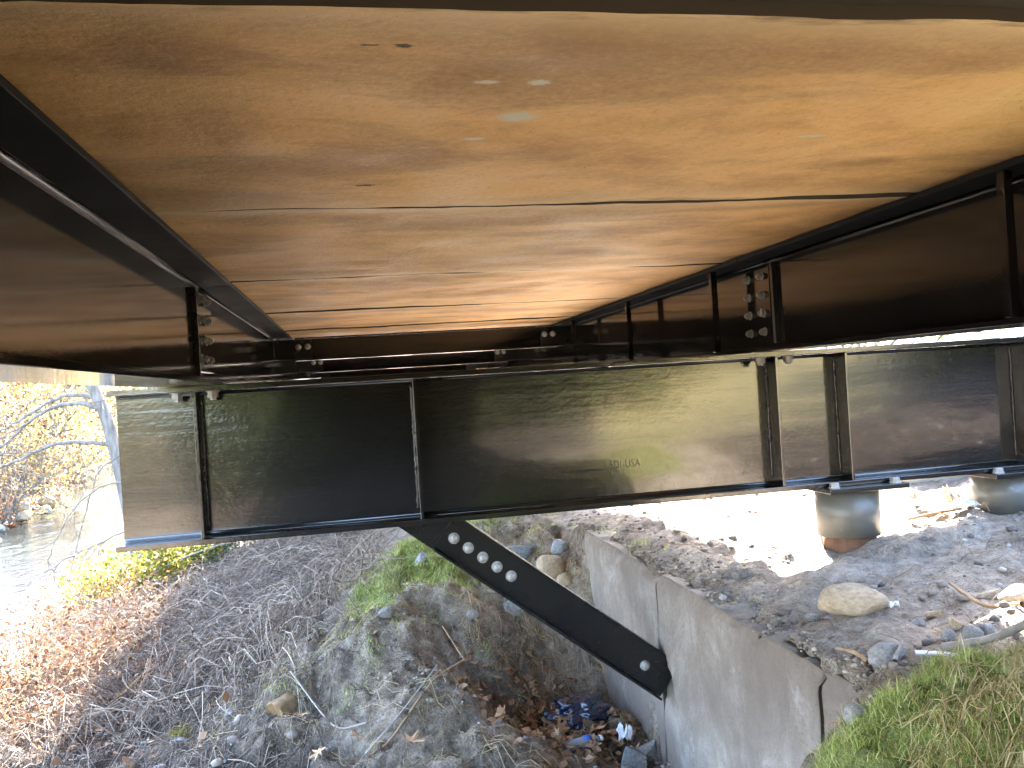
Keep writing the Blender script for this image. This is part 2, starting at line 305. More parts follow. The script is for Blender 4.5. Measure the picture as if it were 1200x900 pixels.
# ------------------------------------------------------------------ terrain function
#<<TERRAIN
_h = np.random.default_rng(11).random((256, 256))
def vnoise(x, y):
    xi = np.floor(x).astype(int); yi = np.floor(y).astype(int); fx = x-xi; fy = y-yi
    fx = fx*fx*(3-2*fx); fy = fy*fy*(3-2*fy); g = lambda a, b: _h[a & 255, b & 255]
    return (g(xi, yi)*(1-fx)+g(xi+1, yi)*fx)*(1-fy)+(g(xi, yi+1)*(1-fx)+g(xi+1, yi+1)*fx)*fy-0.5
def fbm(x, y, o=4, p=0.5):
    s = 0; a = 1.0; f = 1.0
    for k in range(o): s = s+a*vnoise(x*f+17.3*k, y*f+5.1*k); a *= p; f *= 2.03
    return s
LP = np.array([(1.17, 6.8, -1.10), (0.9, 7.1, -1.13), (1.40, 6.0, -1.08), (1.18, 5.5, -1.33), (0.88, 5.6, -1.33), (0.80, 6.2, -1.23), (1.26, 6.4, -1.16),
 (1.10, 5.3, -1.44), (1.38, 5.25, -1.42), (0.86, 5.2, -1.49), (1.01, 4.98, -1.82), (1.38, 5.0, -1.84), (1.01, 4.6, -1.90), (0.72, 4.45, -1.84), (1.21, 4.3, -1.94),
 (0.62, 4.75, -1.74), (0.56, 4.88, -1.56), (1.38, 4.05, -1.95), (0.57, 5.35, -1.31), (0.41, 6.0, -1.19), (0.25, 6.3, -1.16), (-0.01, 5.4, -1.29), (-0.26, 4.9, -1.42),
 (-0.47, 4.5, -1.54), (0.21, 4.85, -1.38), (0.35, 4.4, -1.46), (0.45, 3.9, -1.60), (0.28, 3.75, -1.60), (0.0, 4.3, -1.52), (-0.17, 4.0, -1.65), (-0.56, 4.15, -1.67),
 (-0.83, 4.6, -1.70), (0.1, 8.6, -1.50), (-0.23, 7.8, -1.57), (-1.16, 9.5, -1.72), (-0.84, 6.6, -1.80), (-0.45, 6.1, -1.58), (-1.33, 6.0, -1.86), (-1.54, 5.2, -1.94),
 (-1.45, 8.5, -1.88), (-1.7, 7.8, -1.97), (-1.86, 5.0, -1.95), (-3.13, 8.0, -2.15), (-2.26, 6.6, -2.0), (-2.86, 11.0, -2.55), (-3.19, 10.5, -2.55), (-3.9, 10.5, -2.6),
 (1.0, 3.5, -1.93), (1.38, 3.4, -1.92), (1.38, 2.7, -1.75), (0.9, 2.9, -1.85), (0.5, 3.2, -1.75), (0.9, 2.2, -1.45), (1.2, 2.2, -1.10), (1.38, 2.35, -1.15), (1.07, 1.8, -0.93), (1.22, 1.7, -0.83), (1.38, 2.0, -0.90), (1.12, 1.35, -0.78),
 (0.55, 1.4, -1.35), (0, 0, -1.6), (-0.6, 2.5, -1.72), (-2, 0, -1.9), (-2.2, 3, -1.95), (1.2, 0, -0.95), (1.4, 0.7, -0.8), (1.4, 9, -1.12), (1.4, 13, -1.2), (0, 14, -1.8), (-2.5, 14, -2.75), (-3.4, 15, -3.0), (-3.6, 20, -3.05), (-1.5, 20, -2.0), (1.4, 25, -1.2),
 (-5, 4, -2.9), (-4.6, 9, -2.9), (-4.5, 12, -3.1), (-4.6, 0, -3.0), (-3.2, 0, -2.4), (-4.8, -6, -2.6), (-4.8, -15, -0.6), (-3, -15, -1.0), (0, -15, -1.5), (1.4, -6, -0.9), (1.4, -15, -0.9),
 (-6, 15, -3.5), (-6, 5, -3.5), (-6, -15, -0.9), (-7, 22, -3.5), (-6, 30, -3.4), (-3.8, 30, -2.9), (-5.6, 40, -3.0), (0, 40, -1.5),
 (-8.3, 20.5, -3.0), (-9.6, 28.5, -2.95), (-10.6, 38, -2.95), (-8.5, 10, -3.0), (-8.5, -15, -3.0), (-9.6, 20, -2.5), (-11.5, 28, -2.4), (-12.5, 38, -2.4), (-10, 8, -2.4), (-14, 20, -1.6), (-17, 35, -1.2), (-14, 5, -1.5), (-14, -15, -1.5), (-25, 20, 0.5), (-25, 45, 0.5), (-25, -15, 0.5),
 (-13, 55, -2.6), (-7, 55, -2.6), (-10, 60, -2.0), (0, 64, -0.5), (-28, 62, 3), (-10, 80, 13), (-32, 80, 17), (1.4, 80, 11)])
RP = np.array([(1.5, 5.48, -0.97), (1.5, 4.5, -0.965), (1.5, 3.5, -0.955), (1.5, 2.6, -0.945), (1.8, 3.0, -0.95), (2.4, 4.1, -0.905), (2.4, 3.8, -0.89), (1.9, 5.0, -0.96), (2.0, 3.9, -0.96), (1.9, 3.4, -0.935), (2.8, 3.3, -0.86), (3.3, 4.0, -0.82),
 (2.5, 2.9, -0.88), (2.4, 2.3, -0.80), (1.8, 2.1, -0.81), (1.5, 2.15, -0.87), (1.5, 1.8, -0.78), (1.5, 1.3, -0.72), (2.2, 1.5, -0.66), (1.5, 0.7, -0.78), (1.4, 0, -0.85), (3.0, 2.6, -0.74), (4, 2, -0.5), (3.6, 5.0, -0.84), (3, 6.2, -0.93), (2, 6.2, -0.98), (1.5, 6.0, -1.06), (1.5, 6.6, -1.08),
 (1.4, 9, -1.12), (1.4, 13, -1.2), (1.4, 25, -1.2), (1.4, -6, -0.9), (1.4, -15, -0.9), (4.6, 5.8, -0.70), (4.2, 7.4, -0.70), (6, 7, -0.35), (5, 9, -0.6), (3, 10, -1.0), (7, 3, -0.2), (5, -6, -0.95), (6, -8, -0.6), (6, -12, 0.7), (9, -12, 0.8), (12, -15, 1.2), (12, 8, 0.3), (20, 10, 1.0), (20, -15, 0.5), (12, 25, 0.2), (20, 40, 1.0), (5, 40, -0.8), (40, 20, 3), (40, -30, 3), (30, 80, 12), (10, 64, 0), (1.4, 80, 11)])
def _fit(P, c):
    d = np.hypot(P[:, None, 0]-P[None, :, 0], P[:, None, 1]-P[None, :, 1]); A = np.sqrt(d*d+c*c)
    n = len(P); Q = np.c_[np.ones(n), P[:, :2]]
    K = np.block([[A+1e-6*np.eye(n), Q], [Q.T, np.zeros((3, 3))]]); return np.linalg.solve(K, np.r_[P[:, 2], 0, 0, 0])
_wl = _fit(LP, 0.12); _wr = _fit(RP, 0.12)
def _ev(P, w, x, y, c=0.12):
    z = w[-3]+w[-2]*x+w[-1]*y
    for (px_, py_, _), k in zip(P, w[:-3]): z = z+k*np.sqrt((x-px_)**2+(y-py_)**2+c*c)
    return z
def sstep(a, b, x):
    t_ = np.clip((x-a)/(b-a), 0, 1); return t_*t_*(3-2*t_)
def gz(x, y, rough=True):
    x = np.asarray(x, float); y = np.asarray(y, float); sh = x.shape; x = x.ravel(); y = y.ravel()
    xc = np.clip(x, -32, 40); yc = np.clip(y, -30, 80)
    e = 0.05*np.clip(fbm(y*5, x*0+3, 4, 0.6)+0.1, -0.1, 1)
    w = sstep(1.40+e, 1.43+e, x)
    lip = 0.022*np.exp(-np.maximum(0, x-1.42-e)/0.06)*sstep(5.5, 5.2, y)*sstep(2.0, 2.4, y)
    z = _ev(LP, _wl, xc, yc)*(1-w)+(_ev(RP, _wr, xc, yc)-lip)*w
    hw = 2.3; xr = np.interp(y, [-30, 15, 20, 28, 38, 50, 60], [-6.1, -6.0, -5.95, -7.5, -9.0, -12, -16]); dr = np.abs(x-xr)/hw
    z = np.where((dr < 1.4) & (y > -3), np.minimum(z, -3.55+0.42*dr**2), z)
    if rough:
        near = np.exp(-np.maximum(0, np.hypot(x, y-4)-5)/6)
        z = z+0.085*fbm(x*1.6, y*1.6, 5, 0.55)*near*(1-0.55*w)+0.045*fbm(x*9, y*9, 3, 0.6)*near+(1-w)*near*0.24*(0.22-np.abs(fbm(x*2.7+3, y*2.7, 4, 0.6)))*sstep(7.5, 6.3, y)+0.25*fbm(x*.25, y*.25, 3)*(1-near)*sstep(1.2, 2.2, dr)
        ruts = w*sstep(5.6, 4.5, y)*sstep(1.55, 1.8, x)
        z = z+ruts*0.018*np.sin((y-0.45*x)*13+2*fbm(x*2, y*2, 2))
        hole = np.exp(-((x-0.75)/0.55)**2-((y-5.0)/0.35)**2)
        z = z+hole*0.05*fbm(x*5+9, y*4, 3)
    return z.reshape(sh)
#TERRAIN>>

def axis(lo, a, b, hi, step, grow=1.12):
    mid = list(np.arange(a, b+1e-6, step)); l = []; s = step; v = a
    while v > lo: s *= grow; v -= s; l.append(v)
    r = []; s = step; v = b
    while v < hi: s *= grow; v += s; r.append(v)
    return np.array(l[::-1]+mid+r)
gx = axis(-120, -2.4, 4.0, 140, 0.028); gy = axis(-60, 1.0, 7.4, 260, 0.028)
GX, GY = np.meshgrid(gx, gy, indexing='ij'); GZ = gz(GX, GY)
# keep the soil under the pool of the river low enough and undercut nothing
nx, ny = GX.shape
idx = np.arange(nx*ny).reshape(nx, ny)
F = np.stack([idx[:-1, :-1], idx[1:, :-1], idx[1:, 1:], idx[:-1, 1:]], -1).reshape(-1, 4)
me = mesh_np('ground', np.stack([GX, GY, GZ], -1).reshape(-1, 3), F)
X, Y = GX.ravel(), GY.ravel()
nz = fbm(X*1.3+40, Y*1.3, 4)
sand = np.clip(sstep(1.40, 1.5, X)*sstep(2.0, 2.5, Y+4*sstep(1.9, 3.2, X))*sstep(20, 12, Y)*np.where(Y < 2.6, sstep(2.85, 2.6, X/(1+(4-Y)/4)), 1)+sstep(1.0, -1.0, Y)*(sstep(1.05, 1.25, X/(1+(4-Y)/4))*sstep(2.85, 2.6, X/(1+(4-Y)/4))+sstep(-0.66, -0.8, X/(1+(4-Y)/4))), 0, 1)  # pale wedges on unseen ground are shaped to brighten the beam's reflection
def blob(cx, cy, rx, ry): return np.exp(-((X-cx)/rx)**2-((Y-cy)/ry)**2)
refl_dark = sstep(2.6, 2.95, X)*sstep(3.7, 3.3, Y)*sstep(0.3, 1.2, Y)  # dark patch painted on unseen ground to deepen the beam's reflection
sand = sand*(1-refl_dark)
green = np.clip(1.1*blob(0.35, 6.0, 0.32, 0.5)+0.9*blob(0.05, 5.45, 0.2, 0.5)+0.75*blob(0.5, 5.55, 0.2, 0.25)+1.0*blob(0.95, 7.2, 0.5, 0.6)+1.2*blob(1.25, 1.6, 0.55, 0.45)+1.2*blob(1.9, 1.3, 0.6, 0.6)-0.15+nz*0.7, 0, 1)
litter = np.clip(refl_dark*1.3+sstep(-1.5, -3.5, Y)+sstep(2.6, 2.0, Y)*sstep(3.8, 4.6, X)+1.2*blob(0.95, 4.5, 0.4, 0.35)+sstep(0.0, -1.0, X+0.35*(Y-5))*0.8+sstep(9, 11, Y)*sstep(1.2, 0.2, X)+sstep(30, 50, Y)+nz*0.5, 0, 1)*(1-sand)  # terms behind the viewer darken unseen ground mirrored in the beam
refl_straw = sand*sstep(1.5, 0.0, Y)*sstep(-0.5, 0.5, X)  # yellow painted on unseen ground to colour the beam's bright reflection
for nm, arr in (('straw', refl_straw), ('sand', sand), ('green', green), ('litter', litter)):
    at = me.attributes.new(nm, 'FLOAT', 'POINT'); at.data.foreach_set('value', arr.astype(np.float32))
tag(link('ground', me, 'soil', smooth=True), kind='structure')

# river
rx = np.array([-3.0, -14]); 
bm = bmesh.new(); bmesh.ops.create_grid(bm, x_segments=6, y_segments=20, size=1)
for v in bm.verts: v.co = Vector((-8.5+7*v.co.x, 30+62*v.co.y, -3.0))
tag(link('river', bm_mesh('river', bm), 'water'), kind='structure')

# ------------------------------------------------------------------ deck
deck = empty('bridge_deck', (0.7, 4, 0.562), 'brown stained concrete bridge deck seen from below, overhead', 'bridge deck')
joints = [-14.2, -12.8, -11.4, -10.0, -8.6, -7.2, -5.8, -4.4, -3.0, -1.6, -0.2, 1.24, 2.61, 4.14, 5.68, 7.22, 8.76, 10.3, 11.84, 13.4, 14.9, 16.4]
DX0, DX1 = -0.95, 2.23
for a, b in zip(joints[:-1], joints[1:]):
    nxp, nyp = (100, 48) if b > -1 else (24, 10)
    xs = np.linspace(DX0, DX1, nxp); ys = np.linspace(a+0.003, b-0.003, nyp)
    ys = a+0.003+(b-a-0.006)*(0.5-0.5*np.cos(np.linspace(0, math.pi, nyp)))
    PX, PY = np.meshgrid(xs, ys, indexing='ij'); d = np.minimum(PY-a, b-PY)
    ga = lambda q: 0.004+0.030*np.clip(fbm(PX*1.4+q*5, PX*0+q, 5, 0.65)+0.02, 0, 1); fr = (PY-a)/(b-a); PY = PY+ga(a)*(1-fr)-ga(b)*fr*0.3
    dj = 0.035*fbm(PX*1.1, PY*0+a, 4)
    edge = np.exp(-np.maximum(0, d+dj*1.6)/0.085)
    Z = 0.566+0.016*fbm(PX*0.7, PY*2.6+a*3, 4)+0.004*fbm(PX*5, PY*6, 3)-0.006*np.exp(-d/0.04)
    lip = np.exp(-d/0.006)*(0.002+0.008*np.clip(fbm(PX*1.6+a*7, PY*0+2, 3, 0.5), 0, 1)); Z = Z+lip
    if b < 1.5: Z = Z+0.02; edge = edge*0
    i2 = np.arange(nxp*nyp).reshape(nxp, nyp)
    Fq = np.stack([i2[:-1, :-1], i2[:-1, 1:], i2[1:, 1:], i2[1:, :-1]], -1).reshape(-1, 4)
    V = np.stack([PX, PY, Z], -1).reshape(-1, 3); n0 = len(V)
    # skirt up to the top so the panel is a closed slab
    ring = np.concatenate([i2[:, 0], i2[-1, 1:], i2[-2::-1, -1], i2[0, -2:0:-1]])
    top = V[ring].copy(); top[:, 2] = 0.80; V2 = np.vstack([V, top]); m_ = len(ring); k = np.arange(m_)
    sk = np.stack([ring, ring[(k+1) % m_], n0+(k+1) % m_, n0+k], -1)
    c4 = [n0, n0+nxp-1, n0+nxp+nyp-2, n0+2*nxp+nyp-3]
    me = mesh_np('deck_panel', V2, np.vstack([Fq, sk, [c4]]))
    at = me.attributes.new('edge', 'FLOAT', 'POINT'); at.data.foreach_set('value', np.r_[edge.ravel(), np.full(m_, 0.6)].astype(np.float32))
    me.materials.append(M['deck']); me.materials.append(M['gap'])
    me.polygons.foreach_set('material_index', np.r_[np.zeros(len(Fq), np.int32), np.ones(m_+1, np.int32)])  # panel sides coloured dark to stand in for shade inside the joints
    link('deck_panel', me, 'deck', deck, smooth=True)

for jy in joints[1:-1]: child(deck, 'joint_shade_strip', box(DX0+0.01, DX1-0.01, jy-0.02, jy+0.03, 0.580, 0.60), 'gap')  # dark strips added so the open joints look shaded
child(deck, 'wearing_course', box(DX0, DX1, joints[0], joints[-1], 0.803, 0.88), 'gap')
# ------------------------------------------------------------------ bolts
def bolt_mesh(name, head='hex', s=1.0):
    bm = lathe([(0.0, 0.0), (0.026*s, 0.0), (0.026*s, 0.005*s), (0.0, 0.005*s)], 18)
    me1 = bpy.data.meshes.new('t'); bm.to_mesh(me1); bm.free()
    if head == 'hex': b2 = lathe([(0, 0.004*s), (0.021*s, 0.004*s), (0.021*s, 0.022*s), (0.018*s, 0.025*s), (0, 0.025*s)], 6)
    elif head == 'nut': b2 = lathe([(0, 0.004*s), (0.021*s, 0.004*s), (0.021*s, 0.026*s), (0.013*s, 0.0265*s), (0.013*s, 0.036*s), (0, 0.036*s)], 6)
    else: b2 = lathe([(0, 0.004*s), (0.023*s, 0.004*s), (0.022*s, 0.012*s), (0.017*s, 0.019*s), (0.009*s, 0.023*s), (0, 0.024*s)], 16)
    b2.from_mesh(me1); me = bm_mesh(name, b2); me.materials.append(M['galv_dark' if head == 'nut' else 'galv']); return me
BOLT = {k: bolt_mesh('bolt_'+k, k) for k in ('hex', 'nut', 'dome')}
def bolt(parent, loc, direction, kind='hex', s=1.0, name='bolt'):
    o = link(name, BOLT[kind], None, parent)
    o.location = loc; o.rotation_mode = 'QUATERNION'
    q = Vector(direction).to_track_quat('Z', 'Y'); o.rotation_quaternion = q @ Matrix.Rotation(random.uniform(0, 1.0), 3, 'Z').to_quaternion()
    o.scale = (s, s, s); return o

# ------------------------------------------------------------------ longitudinal girders
def fillet(x0, z0, sx, sz, y0, y1, r=0.018):
    pts = [(x0, z0)]+[(x0+sx*r*(1-math.sin(a)), z0+sz*r*(1-math.cos(a))) for a in np.linspace(0, math.pi/2, 6)]
    return prism(pts, y0, y1)
def girder(xw, side, label, segs):
    g = empty('steel_girder', (xw, 4, 0.085), label, 'girder', 'girders under the deck')
    for y0, y1 in segs:
        child(g, 'web', box(xw-0.006, xw+0.006, y0, y1, 0.106, 0.539), 'black_paint_girder')
        child(g, 'top_flange', box(xw-0.155, xw+0.155, y0, y1, 0.54, 0.560), 'black_paint_flange', 0.002)
        child(g, 'bottom_flange', box(xw-0.14, xw+0.14, y0, y1, 0.085, 0.105), 'black_paint_girder', 0.002)
        child(g, 'fillet', fillet(xw+side*0.0062, 0.5395, side, -1, y0, y1), 'black_paint_girder', 0, True)
        child(g, 'fillet', fillet(xw+side*0.0062, 0.1055, side, 1, y0, y1, 0.012), 'black_paint_girder', 0, True)
    return g
gl = girder(-0.69, 1, 'glossy black steel girder along the left of the deck, river side', [(-14.2, 4.105), (4.111, 16.4)])
gr = girder(2.05, -1, 'glossy black steel girder along the right of the deck with thin struts', [(-14.2, 3.955), (3.961, 16.4)])
# splices
spl = child(gl, 'splice_plate', box(-0.683, -0.671, 3.965, 4.36, 0.15, 0.51), 'black_paint_girder', 0.002)
child(gl, 'stiffener', box(-0.683, -0.662, 3.925, 3.945, 0.125, 0.52), 'black_paint_small', 0.001)
for yb in (4.03, 4.17):
    for zb in (0.475, 0.385, 0.295, 0.205): bolt(spl, (-0.671, yb, zb), (1, 0, 0), 'nut', 0.85)
spr = child(gr, 'splice_plate', box(2.031, 2.043, 3.90, 4.22, 0.14, 0.505), 'black_paint_girder', 0.002)
child(gr, 'stiffener', box(2.020, 2.043, 3.845, 3.868, 0.125, 0.52), 'black_paint_small', 0.001)
for yb in (3.97, 4.12):
    for zb in (0.465, 0.372, 0.28, 0.187): bolt(spr, (2.031, yb, zb), (-1, 0, 0), 'nut', 0.85)
for ys in (2.20, 4.30, 5.76, 7.3):
    child(gr, 'strut', box(1.905, 1.94, ys, ys+0.03, 0.106, 0.539), 'black_paint_girder', 0.003)
child(gr, 'strap', prism([(1.98, 0.262), (1.985, 0.262), (1.985, 0.30), (1.98, 0.30)], 3.90, 3.91), 'galv')

# cross diaphragms
ords = ['nearest', 'second', 'third']
for i, (yd, z0, z1) in enumerate([(7.75, 0.335, 0.535), (10.45, 0.30, 0.50), (13.2, 0.285, 0.485)]):
    d = empty('diaphragm', (0.68, yd, z0), f'{ords[i]} black channel diaphragm bolted across between the two girders', 'diaphragm', 'diaphragms between the girders')
    child(d, 'web', box(-0.50, 1.86, yd, yd+0.010, z0+0.011, z1-0.011), 'black_paint_girder')
    child(d, 'flange', box(-0.50, 1.86, yd-0.075, yd+0.010, z0-0.004, z0+0.010), 'black_paint_girder', 0.002)
    child(d, 'flange', box(-0.50, 1.86, yd-0.06, yd+0.010, z1-0.010, z1), 'black_paint_small', 0.001)
    for sx, xa, xb in ((1, -0.683, -0.36), (-1, 2.043, 1.72)):
        cpl = child(d, 'connection_plate', box(min(xa, xb), max(xa, xb), yd-0.013, yd-0.001, z0+0.012, z1-0.012), 'black_paint_small', 0.001)
        for kx in (0.21, 0.29): bolt(cpl, (xa+sx*kx, yd-0.013, (z0+z1)/2+0.02), (0, -1, 0), 'dome', 1.05)

# ------------------------------------------------------------------ cap beam
cb = empty('cap_beam', (2, 4, -0.60), 'deep glossy black steel cap beam crossing under both girders', 'beam')
X0, X1 = -1.035, 5.4
child(cb, 'web', box(X0, X1, 3.994, 4.006, -0.579, 0.059), 'black_paint_cap')
child(cb, 'top_flange', box(X0-0.006, X1, 3.87, 4.13, 0.060, 0.084), 'black_paint_cap', 0.002)
child(cb, 'bottom_flange', box(X0-0.006, X1, 3.87, 4.13, -0.603, -0.580), 'black_paint_cap', 0.002)
for zz, s in ((0.0598, -1), (-0.5798, 1)):
    bm = bmesh.new(); pts = [(3.9938, zz)]+[(3.9938-0.016*(1-math.sin(a)), zz+s*0.016*(1-math.cos(a))) for a in np.linspace(0, math.pi/2, 6)]
    A = [bm.verts.new((X0, y, z)) for y, z in pts]; B = [bm.verts.new((X1, y, z)) for y, z in pts]; n = len(pts)
    bm.faces.new(A); bm.faces.new(B[::-1])
    for i in range(n): bm.faces.new((A[i], A[(i+1) % n], B[(i+1) % n], B[i]))
    child(cb, 'fillet', bm, 'black_paint_cap', 0, True)
for xs in (-0.69, 0.262, 2.04, 2.415, 3.44, 4.4):
    wd = 0.105
    child(cb, 'stiffener', box(xs-0.007, xs+0.007, 3.9935-wd, 3.9935, -0.5795, 0.0595), 'black_paint_cap', 0.0015)
    sgn = 1 if xs < 0.5 and xs < 0 else -1
    K = 60; zz = np.linspace(-0.54, 0.03, K)
    side = 1 if xs < 0 else -1
    Pw = np.stack([xs+side*0.009+0.0012*rng.normal(size=K), 3.990+0.0012*rng.normal(size=K), zz], -1)[None]
    V, Fq = tubes(Pw, [0.006], [0.006], 6); V = V+rng.normal(size=V.shape)*0.0008
    link('weld_bead', mesh_np('weld_bead', V, Fq), 'black_paint_small', cb, True)
for xb in (-0.765, -0.615, 1.965, 2.115):
    bolt(cb, (xb, 3.915, 0.060), (0, 0, -1), 'nut', 1.15, 'anchor_bolt')
tx = bpy.data.curves.new('stencil', 'FONT'); tx.body = 'SDI-USA'; tx.size = 0.056; tx.offset = -0.0012; tx.extrude = 0.0003; tx.space_character = 1.08
to = bpy.data.objects.new('tmp_text', tx); COL.objects.link(to); bpy.context.view_layer.update()
tm = bpy.data.meshes.new_from_object(to.evaluated_get(bpy.context.evaluated_depsgraph_get())); bpy.data.objects.remove(to)
for v in tm.vertices: v.co = Vector((1.187+v.co.x*0.72, 3.9934-v.co.z, -0.435+v.co.y))
tm.materials.clear(); lt = link('stencil_lettering', tm, 'ink', cb)

# ------------------------------------------------------------------ diagonal brace
br = empty('diagonal_brace', (0.3, 4, -0.60), 'black steel diagonal brace with five round bolts running down into the concrete wall', 'brace')
u = Vector((0.785, 0, -0.619)).normalized(); n_ = Vector((0.619, 0, 0.785)).normalized()   # along, and up-right
S0 = Vector((0.407, 0, -0.695))                    # first bolt
def Q(s, w): v = S0+u*s+n_*w; return (v.x, v.z)
zt = -0.604
def cut(w):                                        # where the line at offset w meets the flange underside
    s = (zt-(S0.z+n_.z*w))/u.z; return Q(s, w)
gus = [cut(-0.098), Q(0.47, -0.098), Q(0.47, 0.098), cut(0.098)]
child(br, 'gusset_plate', prism(gus, 3.99, 4.01), 'black_paint_small', 0.002)
chs = []
for y0, y1, s0 in ((3.975, 3.987, -0.055), (4.013, 4.025, -0.055)):
    ch = child(br, 'channel', prism([Q(s0, -0.085), Q(1.285, -0.085), Q(1.285, 0.085), Q(s0, 0.085)], y0, y1), 'black_paint_small', 0.001)
    chs.append(ch)
    for w0, w1 in ((-0.0955, -0.0855), (0.0855, 0.0955)):
        ya, yb = (y0-0.045, y1) if y0 < 4 else (y0, y1+0.045)
        if w0 > 0: ya, yb = (y0-0.012, y1) if y0 < 4 else (y0, y1+0.045)
        child(ch, 'channel_flange', prism([Q(s0, w0), Q(1.28, w0), Q(1.28, w1), Q(s0, w1)], ya, yb), 'black_paint_small', 0.001)
for k in range(5):
    s = k*0.0824; x, z = Q(s, 0); bolt(chs[0], (x, 3.975, z), (0, -1, 0), 'dome', 1.02)
x, z = Q(1.132, -0.002); bolt(chs[0], (x, 3.975, z), (0, -1, 0), 'dome', 0.95)

# ------------------------------------------------------------------ pile stubs
for (xc, zb, lab) in ((2.435, -0.865, 'grey steel pile stub with rusty foot standing left under the beam'), (3.35, -0.83, 'grey steel pile stub further right under the beam beside litter')):
    pl = empty('pile', (xc, 4, zb), lab, 'pile', 'pile stubs under the cap beam')
    b_ = lathe([(0.150, zb), (0.156, zb), (0.156, -0.634), (0.0, -0.634)], 48)
    for v in b_.verts: v.co += Vector((xc, 4, 0))
    child(pl, 'sleeve', b_, 'pile', 0, True)
    b_ = lathe([(0.132, zb-0.25), (0.132, zb+0.1), (0.0, zb+0.1)], 40)
    for v in b_.verts: v.co += Vector((xc, 4, 0))
    child(pl, 'pipe', b_, 'rust', 0, True)
    cpp = child(pl, 'cap_plate', box(xc-0.205, xc+0.225, 3.80, 4.20, -0.629, -0.6045), 'black_paint_small', 0.003)
    for bx_ in (-0.16, 0.17): bolt(cpp, (xc+bx_, 3.838, -0.6045), (0, 0, 1), 'hex', 1.1)

# ------------------------------------------------------------------ retaining wall
rw = empty('retaining_wall', (1.55, 4, -2.2), 'low weathered concrete retaining wall with soil heaped on its top', 'wall')
def wall_panel(y0, y1, dx, seed):
    ny_, nz_ = int((y1-y0)/0.022)+2, 56
    ys = np.linspace(y0, y1, ny_); zs = np.linspace(-2.25, -0.972, nz_)
    A, B = np.meshgrid(ys, zs, indexing='ij')
    t_ = sstep(-1.06, -0.972, B); topn = np.clip(fbm(A*5+seed, A*0+seed, 4, 0.6), -0.6, 0.6)
    Xf = 1.40+dx+0.006*fbm(A*2+seed, B*2, 4)+0.004*fbm(A*14, B*14, 2)+t_**3*(0.02+0.05*np.clip(topn+0.1, 0, 1))
    Xf = Xf-0.02*np.clip((A-4.1), 0, 1.4)*sstep(-1.2, -1.9, B)
    if y1 < 4.2 and y0 > 2.4:   # chipped pocket round the brace foot
        Xf = Xf+0.05*np.exp(-((A-4.0)/0.07)**2-((B+1.50)/0.10)**2)*(1+fbm(A*20, B*20, 3))
    Zf = B-t_*np.clip(0.05*(topn+0.15), 0, 0.05)
    edge = np.exp(-np.minimum(A-y0, y1-A)/0.03)*0.6+sstep(-1.12, -0.97, B+0.09*fbm(A*4, B*2, 4))
    V = np.stack([Xf, A, Zf], -1).reshape(-1, 3); i2 = np.arange(ny_*nz_).reshape(ny_, nz_)
    Fq = np.stack([i2[:-1, :-1], i2[:-1, 1:], i2[1:, 1:], i2[1:, :-1]], -1).reshape(-1, 4)
    ring = np.concatenate([i2[:, 0], i2[-1, 1:], i2[-2::-1, -1], i2[0, -2:0:-1]]); bk = V[ring].copy(); bk[:, 0] = 1.78
    n0 = len(V); m_ = len(ring); k = np.arange(m_); sk = np.stack([ring, n0+k, n0+(k+1) % m_, ring[(k+1) % m_]], -1)
    me = mesh_np('wall_panel', np.vstack([V, bk]), np.vstack([Fq, sk]))
    at = me.attributes.new('edge', 'FLOAT', 'POINT'); at.data.foreach_set('value', np.clip(np.r_[edge.ravel(), np.ones(m_)], 0, 1).astype(np.float32))
    o = link('wall_panel', me, 'wall', rw, True)
wall_panel(4.0405, 5.38, -0.003, 3.0)
wall_panel(2.532, 4.0395, 0.0, 9.0)
wall_panel(1.6, 2.530, 0.008, 14.0)
# ------------------------------------------------------------------ grass, straw, brambles, pebbles, litter (uncountable)
def blades(x, y, h, w, lean, rng_):
    n = len(x); z = gz(x, y); a = rng_.uniform(0, 2*math.pi, n); c, s = np.cos(a), np.sin(a)
    la = rng_.uniform(0, 2*math.pi, n); lx, ly = np.cos(la)*lean*h, np.sin(la)*lean*h
    V = []
    for t_, ww in ((0, 1.0), (0.55, 0.75), (1, 0.12)):
        cx = x+lx*t_*t_; cy_ = y+ly*t_*t_; cz = z-0.004+h*t_*(1-0.25*lean*t_)
        V += [np.stack([cx-c*w*ww, cy_-s*w*ww, cz], -1), np.stack([cx+c*w*ww, cy_+s*w*ww, cz], -1)]
    V = np.stack(V, 1).reshape(-1, 3); b = np.arange(n)[:, None]*6
    F_ = np.concatenate([b+np.array([[0, 1, 3, 2]]), b+np.array([[2, 3, 5, 4]])], 0); return V, F_
def stuff(name, V, F_, mat, label, cat):
    return tag(link(name, mesh_np(name, V, F_), mat), label, cat, kind='stuff')
def scatter(n, x0, x1, y0, y1, keep):
    x = rng.uniform(x0, x1, n); y = rng.uniform(y0, y1, n); k = rng.random(n) < keep(x, y); return x[k], y[k]
def gb(x, y, cx, cy_, rx_, ry_): return np.exp(-((x-cx)/rx_)**2-((y-cy_)/ry_)**2)

